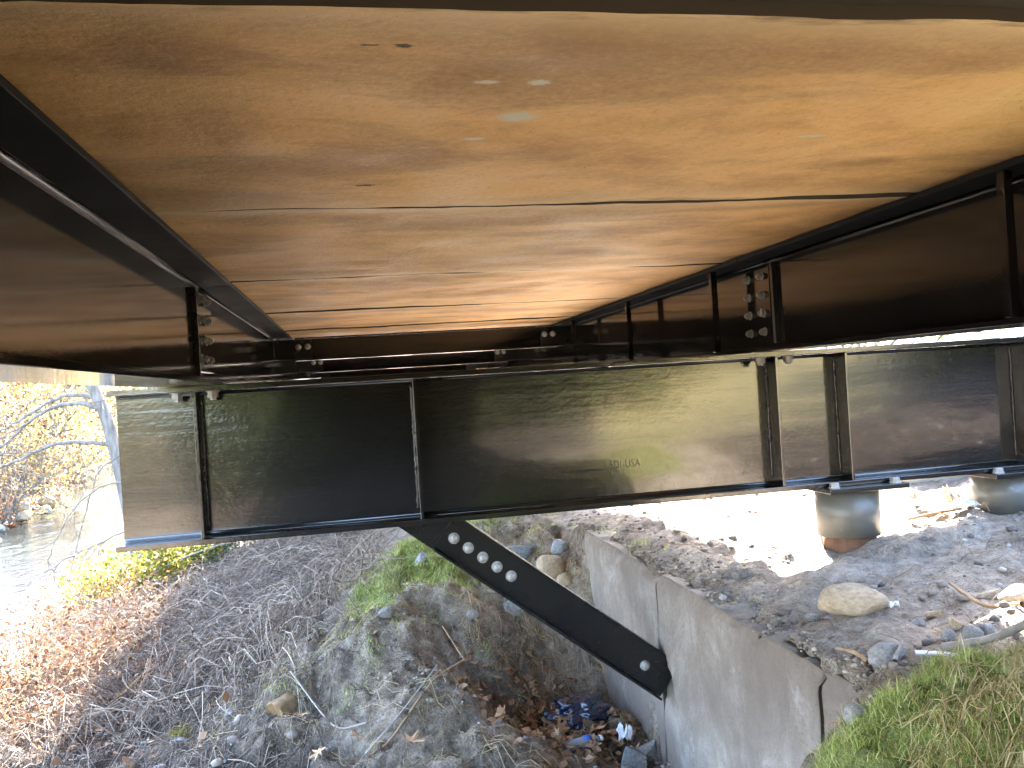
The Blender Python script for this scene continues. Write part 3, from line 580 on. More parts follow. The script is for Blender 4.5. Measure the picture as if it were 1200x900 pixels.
# bank at the lower right: green blades at the crest, straw over it
x, y = scatter(70000, 0.8, 2.4, 0.9, 2.2, lambda x, y: np.clip(sstep(-1.12, -0.95, gz(x, y))*sstep(2.10, 1.92, y+0.12*fbm(x*4, y*4, 2)+0.10*(x-1.4))*(0.75+fbm(x*5, y*5, 3)), 0, 1))
n = len(x); V, F_ = blades(x, y, rng.uniform(0.012, 0.05, n), rng.uniform(0.0006, 0.0013, n), rng.uniform(0.3, 1.4, n), rng)
stuff('grass', V, F_, 'grass_blade', 'bright green grass on the bank at the lower right', 'grass')
def straws(n, x0, x1, y0, y1, keep, lo, hi, rad):
    x, y = scatter(n, x0, x1, y0, y1, keep); n = len(x); a = rng.uniform(0, 2*math.pi, n); L = rng.uniform(lo, hi, n)
    s = np.linspace(-.5, .5, 5)[None, :]; bend = rng.normal(0, 0.25, n)[:, None]*L[:, None]
    PX = x[:, None]+np.cos(a)[:, None]*L[:, None]*s-np.sin(a)[:, None]*bend*s*s*2; PY = y[:, None]+np.sin(a)[:, None]*L[:, None]*s+np.cos(a)[:, None]*bend*s*s*2
    PZ = gz(PX, PY)+rng.uniform(0.005, 0.05, n)[:, None]+rng.normal(0, 0.012, (n, 5))
    PZ[:, [0, 4]] -= 0.012
    return tubes(np.stack([PX, PY, PZ], -1), rng.uniform(rad*.6, rad*1.3, n), rng.uniform(rad*.4, rad, n), 3)
V, F_ = straws(9000, 1.05, 2.6, 0.9, 2.0, lambda x, y: np.clip(1.35*gb(x, y, 1.55, 1.35, 0.42, 0.33)+fbm(x*5, y*5, 3)*.5, 0, 1), 0.04, 0.15, 0.0013)
stuff('straw', V, F_, 'straw_blade', 'dry yellow straw lying on the bank at the lower right', 'straw')
# mossy grass on the earth ridge and on the slope behind the brace
def gk(x, y): return np.clip(1.0*gb(x, y, 0.35, 6.0, 0.28, 0.5)+0.9*gb(x, y, 0.0, 5.35, 0.14, 0.5)+0.55*gb(x, y, 0.5, 5.5, 0.2, 0.25)+0.9*gb(x, y, 0.95, 7.1, 0.45, 0.5)+fbm(x*6, y*6, 3)*0.8+0.02, 0, 1)
x, y = scatter(90000, -0.6, 1.6, 4.3, 8.2, gk); n = len(x)
V, F_ = blades(x, y, rng.uniform(0.012, 0.05, n), rng.uniform(0.0012, 0.0024, n), rng.uniform(0.3, 1.2, n), rng)
stuff('ridge_grass', V, F_, 'grass_blade', 'short mossy grass along the crest of the earth ridge', 'grass')
# dry stems lying on the ridge and mound
V, F_ = straws(2600, -0.9, 1.35, 3.6, 6.6, lambda x, y: np.clip(0.35+fbm(x*3, y*3, 3), 0, 1), 0.05, 0.28, 0.0014)
stuff('dry_stems', V, F_, 'straw_blade', 'thin dry stems strewn over the earth mound', 'stems')
V, F_ = straws(1500, 1.5, 4.5, 2.2, 7.5, lambda x, y: np.clip(0.25+fbm(x*2, y*2, 3), 0, 1), 0.04, 0.2, 0.0016)
stuff('dry_stems', V, F_, 'stick_tan', 'thin dry stems strewn over the bare soil behind the wall', 'stems')

# bramble tangle on the slope to the river
ridge_y = [4.0, 4.5, 5.4, 6.3, 8.5, 14]; ridge_x = [-0.75, -0.55, -0.15, 0.12, 0.2, 0.6]
def canes(n, keep, lo, hi, arch, rad, x0=-3.4, x1=0.5, y0=4.4, y1=14):
    x, y = scatter(n, x0, x1, y0, y1, keep); n = len(x); K = 8
    a = rng.normal(math.pi*1.15, 1.0, n); L = rng.uniform(lo, hi, n); s = np.linspace(0, 1, K)[None, :]
    curv = rng.normal(0, 0.9, n)[:, None]; ang = a[:, None]+curv*s
    PX = x[:, None]+np.cumsum(np.cos(ang), 1)*L[:, None]/K; PY = y[:, None]+np.cumsum(np.sin(ang), 1)*L[:, None]/K
    hh = rng.uniform(0.15, 1, n)[:, None]*arch
    PZ = gz(PX, PY)+hh*np.sin(np.pi*np.clip(s*1.12, 0, 1))**0.8*(0.5+0.5*L[:, None]/hi)+rng.normal(0, 0.012, (n, K))
    r_ = rng.uniform(rad*.5, rad*1.4, n); return tubes(np.stack([PX, PY, PZ], -1), r_, r_*0.45, 3)
bk_ = lambda x, y: np.clip(sstep(0.05, -0.35, x-np.interp(y, ridge_y, ridge_x))*sstep(4.7, 6.0, y+0.4*fbm(x*2, y*2, 2))*(0.75+0.9*fbm(x*1.4, y*1.4, 3)), 0, 1)
V1, F1 = canes(22000, bk_, 0.3, 1.2, 0.34, 0.0032)
V2, F2 = canes(5000, bk_, 0.12, 0.4, 0.12, 0.0022)
stuff('bramble_tangle', np.vstack([V1, V2]), np.vstack([F1, F2+len(V1)]), 'bramble', 'tangle of bare grey bramble canes covering the slope below the beam', 'brambles')
V1, F1 = canes(2600, lambda x, y: 0*x+0.8, 0.12, 0.6, 0.05, 0.0024, -2.2, -0.2, 3.6, 6.0)
stuff('fallen_twigs', V1, F1, 'bramble', 'fallen twigs and stems on the gravelly ground at the lower left', 'twigs')

# pebbles
ico = bmesh.new(); bmesh.ops.create_icosphere(ico, subdivisions=1, radius=1)
ico.verts.ensure_lookup_table(); IV = np.array([v.co for v in ico.verts]); IF = np.array([[v.index for v in f.verts] for f in ico.faces]); ico.free()
def pebbles(n, keep, x0, x1, y0, y1, lo, hi):
    x, y = scatter(n, x0, x1, y0, y1, keep); n = len(x); z = gz(x, y); r_ = lo*(hi/lo)**(rng.random(n)**2.2)
    S = np.stack([r_*rng.uniform(.7, 1.3, n), r_*rng.uniform(.7, 1.3, n), r_*rng.uniform(.45, .8, n)], -1)
    a = rng.uniform(0, 6.28, n); c, s = np.cos(a)[:, None], np.sin(a)[:, None]
    P = IV[None]*S[:, None]*(1+0.16*rng.normal(size=(n, len(IV), 1)))
    Q_ = np.stack([P[..., 0]*c-P[..., 1]*s, P[..., 0]*s+P[..., 1]*c, P[..., 2]], -1)+np.stack([x, y, z+S[:, 2]*.25], -1)[:, None]
    return Q_.reshape(-1, 3), (IF[None]+(np.arange(n)*len(IV))[:, None, None]).reshape(-1, 3)
V1, F1 = pebbles(6500, lambda x, y: np.clip(0.12+1.2*fbm(x*2.2, y*2.2, 3)+0.7*gb(x, y, 0.2, 4.7, 0.4, 0.5), 0, 1), -0.9, 1.38, 3.6, 6.8, 0.003, 0.018)
stuff('pebbles', V1, F1, 'pebble_mix', 'small pebbles scattered over the earth mound', 'pebbles')
V1, F1 = pebbles(9000, lambda x, y: np.clip(0.18+1.1*fbm(x*1.7, y*1.7, 3)+0.9*gb(x, y, 2.0, 2.45, 0.5, 0.3), 0, 1), 1.48, 4.5, 2.0, 7.5, 0.003, 0.026)
stuff('gravel', V1, F1, 'pebble_mix', 'gravel scattered over the bare soil behind the wall', 'gravel')
V1, F1 = pebbles(2600, lambda x, y: np.clip(0.15+1.2*fbm(x*1.7, y*1.7, 3)+0.8*gb(x, y, -0.9, 5.0, 0.5, 0.7), 0, 1), -2.4, -0.4, 3.7, 6.8, 0.005, 0.035)
stuff('gravel', V1, F1, 'pebble_mix', 'grey gravel on the slope at the lower left', 'gravel')
V1, F1 = pebbles(11000, lambda x, y: np.clip(0.6+1.4*fbm(x*7, y*7, 3), 0, 1)*np.exp(-((x-1.47)/0.08)**2), 1.385, 1.7, 2.1, 5.5, 0.003, 0.014)
stuff('soil_clods', V1, F1, 'clod', 'crumbled soil clods along the top edge of the concrete wall', 'soil')
# small crumbled leaf litter
def litter_cards(n, keep, x0, x1, y0, y1, lo, hi, lift=0.02):
    x, y = scatter(n, x0, x1, y0, y1, keep); C = np.stack([x, y, gz(x, y)+rng.uniform(0.003, lift, len(x))], -1)
    return leaf_quads(C, rng.uniform(lo, hi, len(x)), rng, 0.7, 0.7)
V1, F1 = litter_cards(2200, lambda x, y: np.clip(1.5*gb(x, y, 0.98, 4.45, 0.38, 0.38), 0, 1), 0.4, 1.38, 3.7, 5.1, 0.02, 0.07, 0.05)
stuff('leaf_litter', V1, F1, 'litter_leaf', 'crumbled brown leaf litter at the bottom of the hollow by the wall', 'leaf litter')
V1, F1 = litter_cards(7000, lambda x, y: np.clip(0.35+fbm(x*1.3, y*1.3, 3)+0*x, 0, 1)*sstep(0.0, -0.4, x-np.interp(y, ridge_y, ridge_x)), -5, 0.3, 3.8, 14, 0.02, 0.07, 0.10)
stuff('leaf_litter', V1, F1, 'litter_leaf', 'brown leaves caught among the brambles on the slope', 'leaf litter')
V1, F1 = litter_cards(16000, lambda x, y: sstep(-8.7, -9.6, x+0.06*(24-y)), -24, -8, 8, 60, 0.10, 0.30, 0.12)
stuff('leaf_litter', V1, F1, 'leaf_rust', 'rust coloured leaf carpet on the far bank of the river', 'leaf litter')

# ------------------------------------------------------------------ rocks
from mathutils import noise as mn
def rock_mesh(seed, angular):
    bm = bmesh.new(); r_ = random.Random(seed)
    if angular:
        for k in range(16):
            v = Vector((r_.gauss(0, 1), r_.gauss(0, 1), r_.gauss(0, 1))).normalized()*r_.uniform(.8, 1.05); bm.verts.new(v)
        ret = bmesh.ops.convex_hull(bm, input=bm.verts[:]); bmesh.ops.delete(bm, geom=[g for g in ret['geom_interior'] if isinstance(g, bmesh.types.BMVert)], context='VERTS')
        bmesh.ops.bevel(bm, geom=bm.edges[:], offset=0.07, segments=2, affect='EDGES', profile=0.6)
        bmesh.ops.triangulate(bm, faces=bm.faces[:]); bmesh.ops.subdivide_edges(bm, edges=bm.edges[:], cuts=1, use_grid_fill=True)
        amp = 0.03
    else:
        bmesh.ops.create_icosphere(bm, subdivisions=4, radius=1); amp = 0.0
        for v in bm.verts: v.co *= 1+0.22*mn.noise(v.co*1.1+Vector((seed*3.1, 0, 0)))+0.05*mn.noise(v.co*4+Vector((seed, 2, 0)))
    for v in bm.verts: v.co += v.co.normalized()*(amp*mn.noise(v.co*4+Vector((seed, 0, 0)))+0.012*mn.noise(v.co*14))
    return bm_mesh('rock', bm)
RM = {}
def rock(x, y, w, h, d, mat, label, angular=False, rz=0.0, sink=0.3, group=None, cat='rock'):
    key = (len(RM) % 6, angular, mat)
    if key not in RM:
        me = rock_mesh(key[0]*7+3, angular); me.materials.append(M[mat])
        me.polygons.foreach_set('use_smooth', np.ones(len(me.polygons), bool) if not angular else np.zeros(len(me.polygons), bool)); RM[key] = me
    o = bpy.data.objects.new('rock', RM[key]); COL.objects.link(o); RM[(len(RM), 0, '_')] = None
    o.scale = (w/2, d/2, h/2); o.rotation_euler = (random.uniform(-.15, .15), random.uniform(-.15, .15), rz)
    o.location = (x, y, float(gz(x, y))+h*(0.5-sink)); tag(o, label, cat, group)
    return o
rock(0.39, 5.91, 0.17, 0.15, 0.13, 'rock_blue', 'angular blue grey stone on the grassy ridge left of the brace', True, 0.3)
rock(1.05, 5.96, 0.28, 0.13, 0.20, 'rock_blue', 'slate grey slab stone lying just behind the brace', True, 0.2)
rock(1.33, 5.81, 0.12, 0.11, 0.10, 'rock_blue', 'pale grey stone near the far end of the wall', False)
rock(1.19, 5.54, 0.20, 0.20, 0.17, 'rock_tan', 'round tan boulder between the brace and the wall end', False)
rock(1.26, 5.42, 0.12, 0.09, 0.10, 'rock_tan', 'small tan stone tucked below the round tan boulder', False)
rock(1.32, 5.99, 0.06, 0.05, 0.05, 'rock_tan', 'tiny tan pebble above the pale stone near the wall end', False)
rock(0.60, 5.09, 0.08, 0.07, 0.06, 'rock_grey', 'small pale stone on the mound left of the brace', False)
rock(0.89, 5.28, 0.15, 0.13, 0.10, 'rock_grey', 'pale angular stone at the lip of the hollow under the brace', True)
rock(1.76, 2.90, 0.25, 0.115, 0.15, 'rock_tan', 'large flat tan stone on the soil behind the wall', False, -0.2, 0.22)
rock(1.53, 2.36, 0.115, 0.075, 0.085, 'rock_grey', 'smooth rounded grey stone near the wall top', False, 0.2, 0.22)
rock(1.67, 3.03, 0.05, 0.03, 0.04, 'rock_grey', 'small pale stone left of the large flat tan stone', False)
rock(2.00, 2.76, 0.09, 0.055, 0.06, 'rock_tan', 'pinkish tan stone right of the large flat stone', True, 0.1)
rock(1.90, 2.72, 0.05, 0.04, 0.04, 'rock_grey', 'little grey stone beside the pinkish tan stone', False)
rock(1.78, 2.36, 0.06, 0.045, 0.05, 'rock_tan', 'brown wedge stone among the gravel by the grass', True, 0.4)
rock(1.73, 2.33, 0.05, 0.04, 0.045, 'rock_grey', 'grey stone left of the wedge stone by the grass', False)
rock(1.74, 2.24, 0.06, 0.055, 0.05, 'rock_grey', 'rounded grey stone at the edge of the grass', False)
rock(1.80, 2.26, 0.05, 0.05, 0.05, 'rock_grey', 'second rounded grey stone at the edge of the grass', False)
rock(2.14, 2.52, 0.14, 0.09, 0.10, 'rock_tan', 'tan boulder at the right edge of the picture', False, 0.2)
rock(2.30, 2.85, 0.13, 0.08, 0.10, 'rock_tan', 'brown rough stone near the right edge behind the long stick', True, 0.2)
rock(2.55, 2.90, 0.14, 0.08, 0.12, 'rock_grey', 'grey rough stone upslope at the right edge', True, 0.8)
rock(1.14, 1.88, 0.075, 0.055, 0.06, 'rock_grey', 'grey stone sunk in the grass below the wall corner', False)
rock(1.24, 4.06, 0.20, 0.20, 0.15, 'rock_blue', 'pale blue grey rock against the foot of the wall', True, 0.4)
rock(1.34, 4.16, 0.15, 0.17, 0.13, 'rock_grey', 'dark grey rock squeezed behind the pale rock at the wall foot', True, 0.9)
rock(0.08, 4.93, 0.13, 0.08, 0.10, 'rock_grey', 'lichen grey stone bedded in the ridge', True, 0.2, 0.35)
rock(-1.01, 4.67, 0.075, 0.05, 0.06, 'rock_blue', 'pale blue stone in the gravel at the lower left', False)
rock(-1.40, 5.45, 0.06, 0.045, 0.05, 'rock_blue', 'small bluish stone below the brambles at the lower left', False)
rock(-1.51, 5.04, 0.12, 0.05, 0.09, 'rock_grey', 'flat grey stone at the bottom edge, lower left', False)
rock(-0.75, 4.67, 0.07, 0.06, 0.06, 'rock_grey', 'grey stone left of the rotten log', True)
for i, (x, y, w) in enumerate([(-4.7, 17.4, 0.28), (-4.45, 15.6, 0.42), (-4.15, 15.2, 0.22), (-4.9, 18.5, 0.3)]):
    o = rock(x, y, w, 0.26, w*.8, 'rock_grey', 'dark rock breaking the water by the near river bank', False, i, group='rocks in the river'); o.location.z = -3.03
for i in range(16):
    y = rng.uniform(17, 30); x = -8.0-0.17*(y-20)-rng.uniform(0, 0.9); w = rng.uniform(0.25, 0.7)
    o = rock(x, y, w, w*.7, w*.9, ('rock_grey', 'rock_tan', 'rock_blue')[i % 3], 'shore rock along the far edge of the river', False, i, group='rocks on the far shore'); o.location.z = -2.95+rng.uniform(0, .2)

# ------------------------------------------------------------------ fallen leaves
def maple_mesh(seed):
    r_ = random.Random(seed); lob = [(-152, .45), (-128, .28), (-100, .78), (-72, .40), (-48, .95), (-24, .48), (0, 1.08), (24, .48), (48, .95), (72, .40), (100, .78), (128, .28), (152, .45), (180, .12)]
    V = [(0, 0, 0)]; k1 = r_.uniform(.15, .5); k2 = r_.uniform(-.4, .5)
    for a, rr in lob:
        for da, q in ((-7, .82), (0, 1), (7, .82)) if rr > .7 else ((0, 1),):
            A = math.radians(a+da+r_.uniform(-4, 4)); R_ = rr*q*r_.uniform(.9, 1.1); x, y = R_*math.sin(A), R_*math.cos(A)
            V.append((x, y, k1*x*x+k2*y*abs(y)*.6+.12*math.sin(5*x+seed)*R_))
    n = len(V)-1; bm = bmesh.new(); vs = [bm.verts.new(v) for v in V]
    for i in range(n): bm.faces.new((vs[0], vs[1+i], vs[1+(i+1) % n]))
    # stalk
    a, b, c = bm.verts.new((-.02, -.1, 0)), bm.verts.new((.02, -.1, 0)), bm.verts.new((0.06, -.75, .12)); bm.faces.new((a, b, c))
    me = bm_mesh('leaf', bm); me.materials.append(M['leaf_dry']); return me
LM = [maple_mesh(k) for k in range(6)]
def leaf(x, y, s, label, group=None, dz=0.012, tilt=0.35):
    o = bpy.data.objects.new('fallen_leaf', LM[random.randrange(6)]); COL.objects.link(o)
    o.location = (x, y, float(gz(x, y))+dz); o.scale = (s/2, s/2, s/2*random.uniform(.7, 1.2)); o.rotation_euler = (random.gauss(0, tilt), random.gauss(0, tilt), random.uniform(0, 6.28))
    return tag(o, label, 'leaf', group)
for k in range(84):
    while True:
        x, y = random.gauss(0.93, 0.21), random.gauss(4.45, 0.20)
        if x < 1.36 and y > 3.9 and (x-1.10)**2+(y-4.6)**2 > 0.02 and gz(x, y) < -1.62: break
    leaf(x, y, random.uniform(0.07, 0.15), 'dry brown maple leaf in the heap at the bottom of the hollow', 'leaves heaped in the hollow', random.uniform(0.01, 0.05), 0.5)
for x, y, s, lab in [(0.01, 4.80, 0.08, 'pinkish brown leaf on the ridge beside the lichen stone'), (-0.09, 4.13, 0.13, 'curled brown maple leaf on the bare mound, lower centre'), (0.15, 3.85, 0.15, 'large pale brown maple leaf at the bottom centre of the mound'),
    (-0.27, 4.07, 0.11, 'brown leaf lying low on the mound beneath the rotten log'), (-0.35, 4.27, 0.09, 'orange brown leaf just right of the rotten log'), (0.39, 5.14, 0.06, 'small orange leaf in the mossy grass left of the brace'),
    (1.30, 2.25, 0.09, 'reddish leaf caught at the corner of the wall by the grass'), (1.76, 2.40, 0.07, 'orange brown leaf among the stones by the grass'), (1.96, 2.31, 0.08, 'orange leaf at the right edge beside the tan boulder'), (1.66, 2.22, 0.05, 'bright orange leaf at the tip of the grey driftwood'),
    (-0.75, 4.2, 0.07, 'brown leaf at the bottom left of the mound'), (-1.75, 7.2, 0.10, 'pale tan leaf caught in the brambles'), (1.94, 2.95, 0.05, 'scrap of red leaf against the large flat stone')]:
    leaf(x, y, s, lab)
for k in range(20):
    x, y = random.gauss(3.22, 0.13), random.gauss(4.27, 0.12); leaf(x, y, random.uniform(0.05, 0.10), 'orange leaf in the small heap beside the right pile stub', 'leaves heaped by the right pile', random.uniform(.01, .05), .6)

# ------------------------------------------------------------------ litter, sticks, log
bm = bmesh.new(); bmesh.ops.create_icosphere(bm, subdivisions=5, radius=1)
for v in bm.verts:
    p_ = v.co.copy(); d = 0.30*mn.noise(p_*1.6+Vector((4, 1, 0)))+0.30*abs(mn.noise(p_*3.2))-0.16*abs(mn.noise(p_*6.5+Vector((0, 5, 0))))
    v.co = Vector((p_.x*.165, p_.y*.13, p_.z*.095))*(1+d)+Vector((1.10, 4.57, -1.83))
o = link('trash_bag', bm_mesh('trash_bag', bm), 'bag', None, True); tag(o, 'crumpled shiny black plastic trash bag on the leaves in the hollow', 'bag')
bt = empty('plastic_bottle', (0.99, 4.16, -1.84), 'clear ribbed plastic drink bottle with a blue end lying in the leaves', 'bottle')
prof = [(0.0, 0), (0.026, 0), (0.031, 0.006)]
for k in range(7): prof += [(0.032, 0.012+k*.011), (0.029, 0.017+k*.011)]
prof += [(0.032, 0.095), (0.032, 0.10)]
Rb = Matrix.Translation((0.92, 4.17, -1.825)) @ Matrix.Rotation(math.radians(12), 4, 'Z') @ Matrix.Rotation(math.radians(88), 4, 'Y')
for nm, pf, mt in (('body', prof+[(0.0, 0.10)], 'clear'), ('label_band', [(0.0, 0.101), (0.0335, 0.101), (0.0335, 0.14), (0.0, 0.14)], 'bluep'), ('shoulder', [(0.0, 0.141), (0.032, 0.141), (0.028, 0.16), (0.015, 0.18), (0.013, 0.19), (0, 0.19)], 'clear'), ('cap', [(0, 0.191), (0.015, 0.191), (0.015, 0.206), (0, 0.206)], 'paper')):
    b_ = lathe(pf, 20); b_.transform(Rb); child(bt, nm, b_, mt, 0, True)
def crumple(name, loc, sx, sy, sz, mat, label, cat, seed, n=14):
    bm = bmesh.new(); bmesh.ops.create_grid(bm, x_segments=n, y_segments=n, size=1)
    for v in bm.verts:
        q = v.co.copy(); k = Vector((q.x*1.7+seed, q.y*1.7, 0)); e = 1+0.35*mn.noise(Vector((math.atan2(q.y, q.x)*2, seed, 0)))
        v.co = Vector((loc[0]+q.x*sx*e+.3*sx*mn.noise(k*1.5), loc[1]+q.y*sy*e+.3*sy*mn.noise(k*1.5+Vector((0, 9, 0))), loc[2]+sz*(0.6+mn.noise(k)+.5*mn.noise(k*2.7))))
    me = bm_mesh(name, bm); o = link(name, me, mat, None, False)
    md = o.modifiers.new('thickness', 'SOLIDIFY'); md.thickness = 0.002
    tag(o, label, cat)
crumple('paper_scrap', (1.24, 4.20, -1.84), 0.035, 0.03, 0.06, 'paper', 'white crumpled scrap beside the pale rock at the wall foot', 'litter', 1.0)
crumple('plastic_scrap', (3.08, 4.02, -0.80), 0.085, 0.06, 0.035, 'paper', 'white torn plastic wrapper beside the right pile stub', 'litter', 2.0)
crumple('paper_scrap', (3.05, 4.15, -0.83), 0.06, 0.05, 0.025, 'paper', 'smaller white paper scrap left of the torn wrapper', 'litter', 5.0)
crumple('paper_scrap', (1.90, 2.86, -0.905), 0.02, 0.012, 0.015, 'paper', 'tiny white scrap at the tip of the large flat stone', 'litter', 8.0)
def stick(pts, r0_, r1_, mat, label, lift=0.008, name='stick', cat='stick', follow=True):
    P = np.array([(a[0], a[1], (float(gz(a[0], a[1]))+lift+(a[2] if len(a) > 2 else 0)) if follow else a[2]) for a in pts])
    s = np.linspace(0, len(P)-1, 6*(len(P)-1)+1); Pi = np.stack([np.interp(s, np.arange(len(P)), P[:, k]) for k in range(3)], -1)
    ker = np.array([.25, .5, .25])
    for _ in range(4):
        for k in range(3): Pi[1:-1, k] = np.convolve(Pi[:, k], ker, 'valid')
    V, F_ = tubes(Pi[None], [r0_], [r1_], 7); V = V+rng.normal(size=V.shape)*r0_*.06
    return tag(link(name, mesh_np(name, V, F_), mat, None, True), label, cat)
stick([(2.20, 2.94, .02), (2.12, 2.66, .03), (2.05, 2.40, .02)], 0.006, 0.008, 'stick_tan', 'long tan stick lying near the right edge behind the grass')
stick([(1.70, 2.66, .01), (1.66, 2.48, .03), (1.58, 2.34, .03), (1.50, 2.26, .02), (1.47, 2.22, 0)], 0.004, 0.008, 'stick_grey', 'curved grey branch bent around the smooth stone')
stick([(1.51, 2.60, .01), (1.50, 2.48, .015), (1.48, 2.37, .01)], 0.005, 0.008, 'stick_tan', 'short tan stick left of the smooth stone')
stick([(1.64, 2.24, .02), (1.72, 2.14, .03), (1.80, 2.02, .045), (1.95, 1.90, .06)], 0.013, 0.010, 'stick_grey', 'weathered grey driftwood stick lying on the grass edge')
stick([(2.86, 4.12, .01), (3.1, 4.06, .02), (3.5, 3.95, .02), (3.9, 3.9, .02)], 0.008, 0.010, 'stick_tan', 'tan branch on the ground in front of the right pile stub')
stick([(3.0, 4.2, .03), (3.2, 4.04, .03), (3.45, 3.86, .02)], 0.006, 0.008, 'stick_tan', 'thin stick crossing the tan branch by the right pile stub')
stick([(0.40, 4.85, .10), (0.50, 4.65, .14), (0.50, 4.58, .15), (0.28, 4.25, .06), (0.05, 4.0, .02), (-0.05, 3.9, 0)], 0.0035, 0.006, 'stick_tan', 'long bent dry stalk leaning across the mound')
stick([(0.32, 4.35, .06), (0.12, 4.08, .04), (-0.06, 3.9, .01)], 0.003, 0.005, 'stick_grey', 'thin grey stalk beside the bent dry stalk')
stick([(-0.42, 4.55, .05), (-0.20, 4.2, .02), (-0.05, 4.15, .02)], 0.004, 0.006, 'stick_grey', 'grey twig right of the rotten log')
stick([(0.22, 5.55, .03), (0.33, 5.25, .02)], 0.004, 0.004, 'stick_grey', 'short dark stick stuck in the mossy slope')
stick([(-2.9, 10.2, .35), (-2.2, 9.7, .42), (-1.5, 9.3, .40), (-1.1, 9.0, .35)], 0.010, 0.006, 'bark', 'long thin dead branch above the brambles')
bm = box(1.575, 1.70, 2.255, 2.285, -0.868, -0.862)
bmesh.ops.rotate(bm, verts=bm.verts, cent=(1.6, 2.27, -0.865), matrix=Matrix.Rotation(-0.55, 3, 'Z'))
tag(link('wood_strip', bm_mesh('wood_strip', bm, 0.001), 'paper'), 'flat pale strip of wood pointing at the grass edge', 'wood')
# rotten log end
lg = empty('rotten_log', (-0.42, 4.45, -1.6), 'rotten yellow brown log end sticking out of the mound', 'log')
K = 14; P = np.stack([np.linspace(-0.50, -0.34, K), np.linspace(4.42, 4.62, K), np.linspace(-1.575, -1.535, K)], -1)
V, F_ = tubes(P[None], [0.07], [0.055], 26); V = V.reshape(K, 26, 3)
for i in range(K):
    c = P[i]
    for k in range(26):
        f_ = 1+0.10*mn.noise(Vector((k*.9, i*.25, 1)))+0.14*mn.noise(Vector((k*2.3, i*.5, 4))); V[i, k] = c+(V[i, k]-c)*f_
    if i == 0:
        for k in range(26): V[0, k] += (P[0]-P[1])*(1.5*mn.noise(Vector((k*1.3, 0, 7))))
Vv = np.vstack([V.reshape(-1, 3), [P[0]+(P[1]-P[0])*1.2]]); ci = len(Vv)-1
link('log_shell', mesh_np('log_shell', Vv, np.vstack([F_, [(ci, (k+1) % 26, k, k) for k in range(26)]])[:len(F_)]), 'rotten_wood', lg, True)
link('broken_end', mesh_np('broken_end', np.vstack([V[0], [P[0]+(P[1]-P[0])*1.0]]), np.array([(26, (k+1) % 26, k) for k in range(26)])), 'rotten_wood', lg)
# roots hanging from the dirt face
rp = []
for k in range(70):
    x = rng.uniform(0.55, 1.36); y = rng.uniform(5.02, 5.28); z = float(gz(x, y)); L = rng.uniform(0.08, 0.3); s = np.linspace(0, 1, 7)
    rp.append(np.stack([x+rng.normal(0, .06)*s+.012*rng.normal(size=7), y-0.05-0.20*s*rng.uniform(.3, 1), z+0.03-L*s*s], -1))
rp = np.array(rp); low = gz(rp[..., 0], rp[..., 1])+0.004; rp[..., 2] = np.maximum(rp[..., 2], low)
V, F_ = tubes(rp, rng.uniform(.0015, .004, 70), rng.uniform(.0008, .0015, 70), 4)
stuff('hanging_roots', V, F_, 'stick_tan', 'fine roots hanging down the dirt face behind the hollow', 'roots')

# ------------------------------------------------------------------ concrete blocks
bm = box(-0.28, 0.28, -0.25, 0.25, -0.2, 0.62); bmesh.ops.bevel(bm, geom=bm.edges[:], offset=0.03, segments=2, affect='EDGES')
o = link('concrete_post', bm_mesh('concrete_post', bm), 'block'); o.location = (-2.35, 14.2, -2.7); o.rotation_euler = (0, .05, .3); tag(o, 'pale square concrete post among the brambles below the beam', 'post')
bm = box(-0.45, 0.45, -0.3, 0.3, -0.3, 0.22); bmesh.ops.bevel(bm, geom=bm.edges[:], offset=0.02, segments=2, affect='EDGES')
o = link('concrete_footing', bm_mesh('concrete_footing', bm), 'block'); o.location = (4.15, 5.3, -0.80); o.rotation_euler = (0, 0.06, -.5); tag(o, 'pale concrete footing block behind the right pile stub', 'footing')

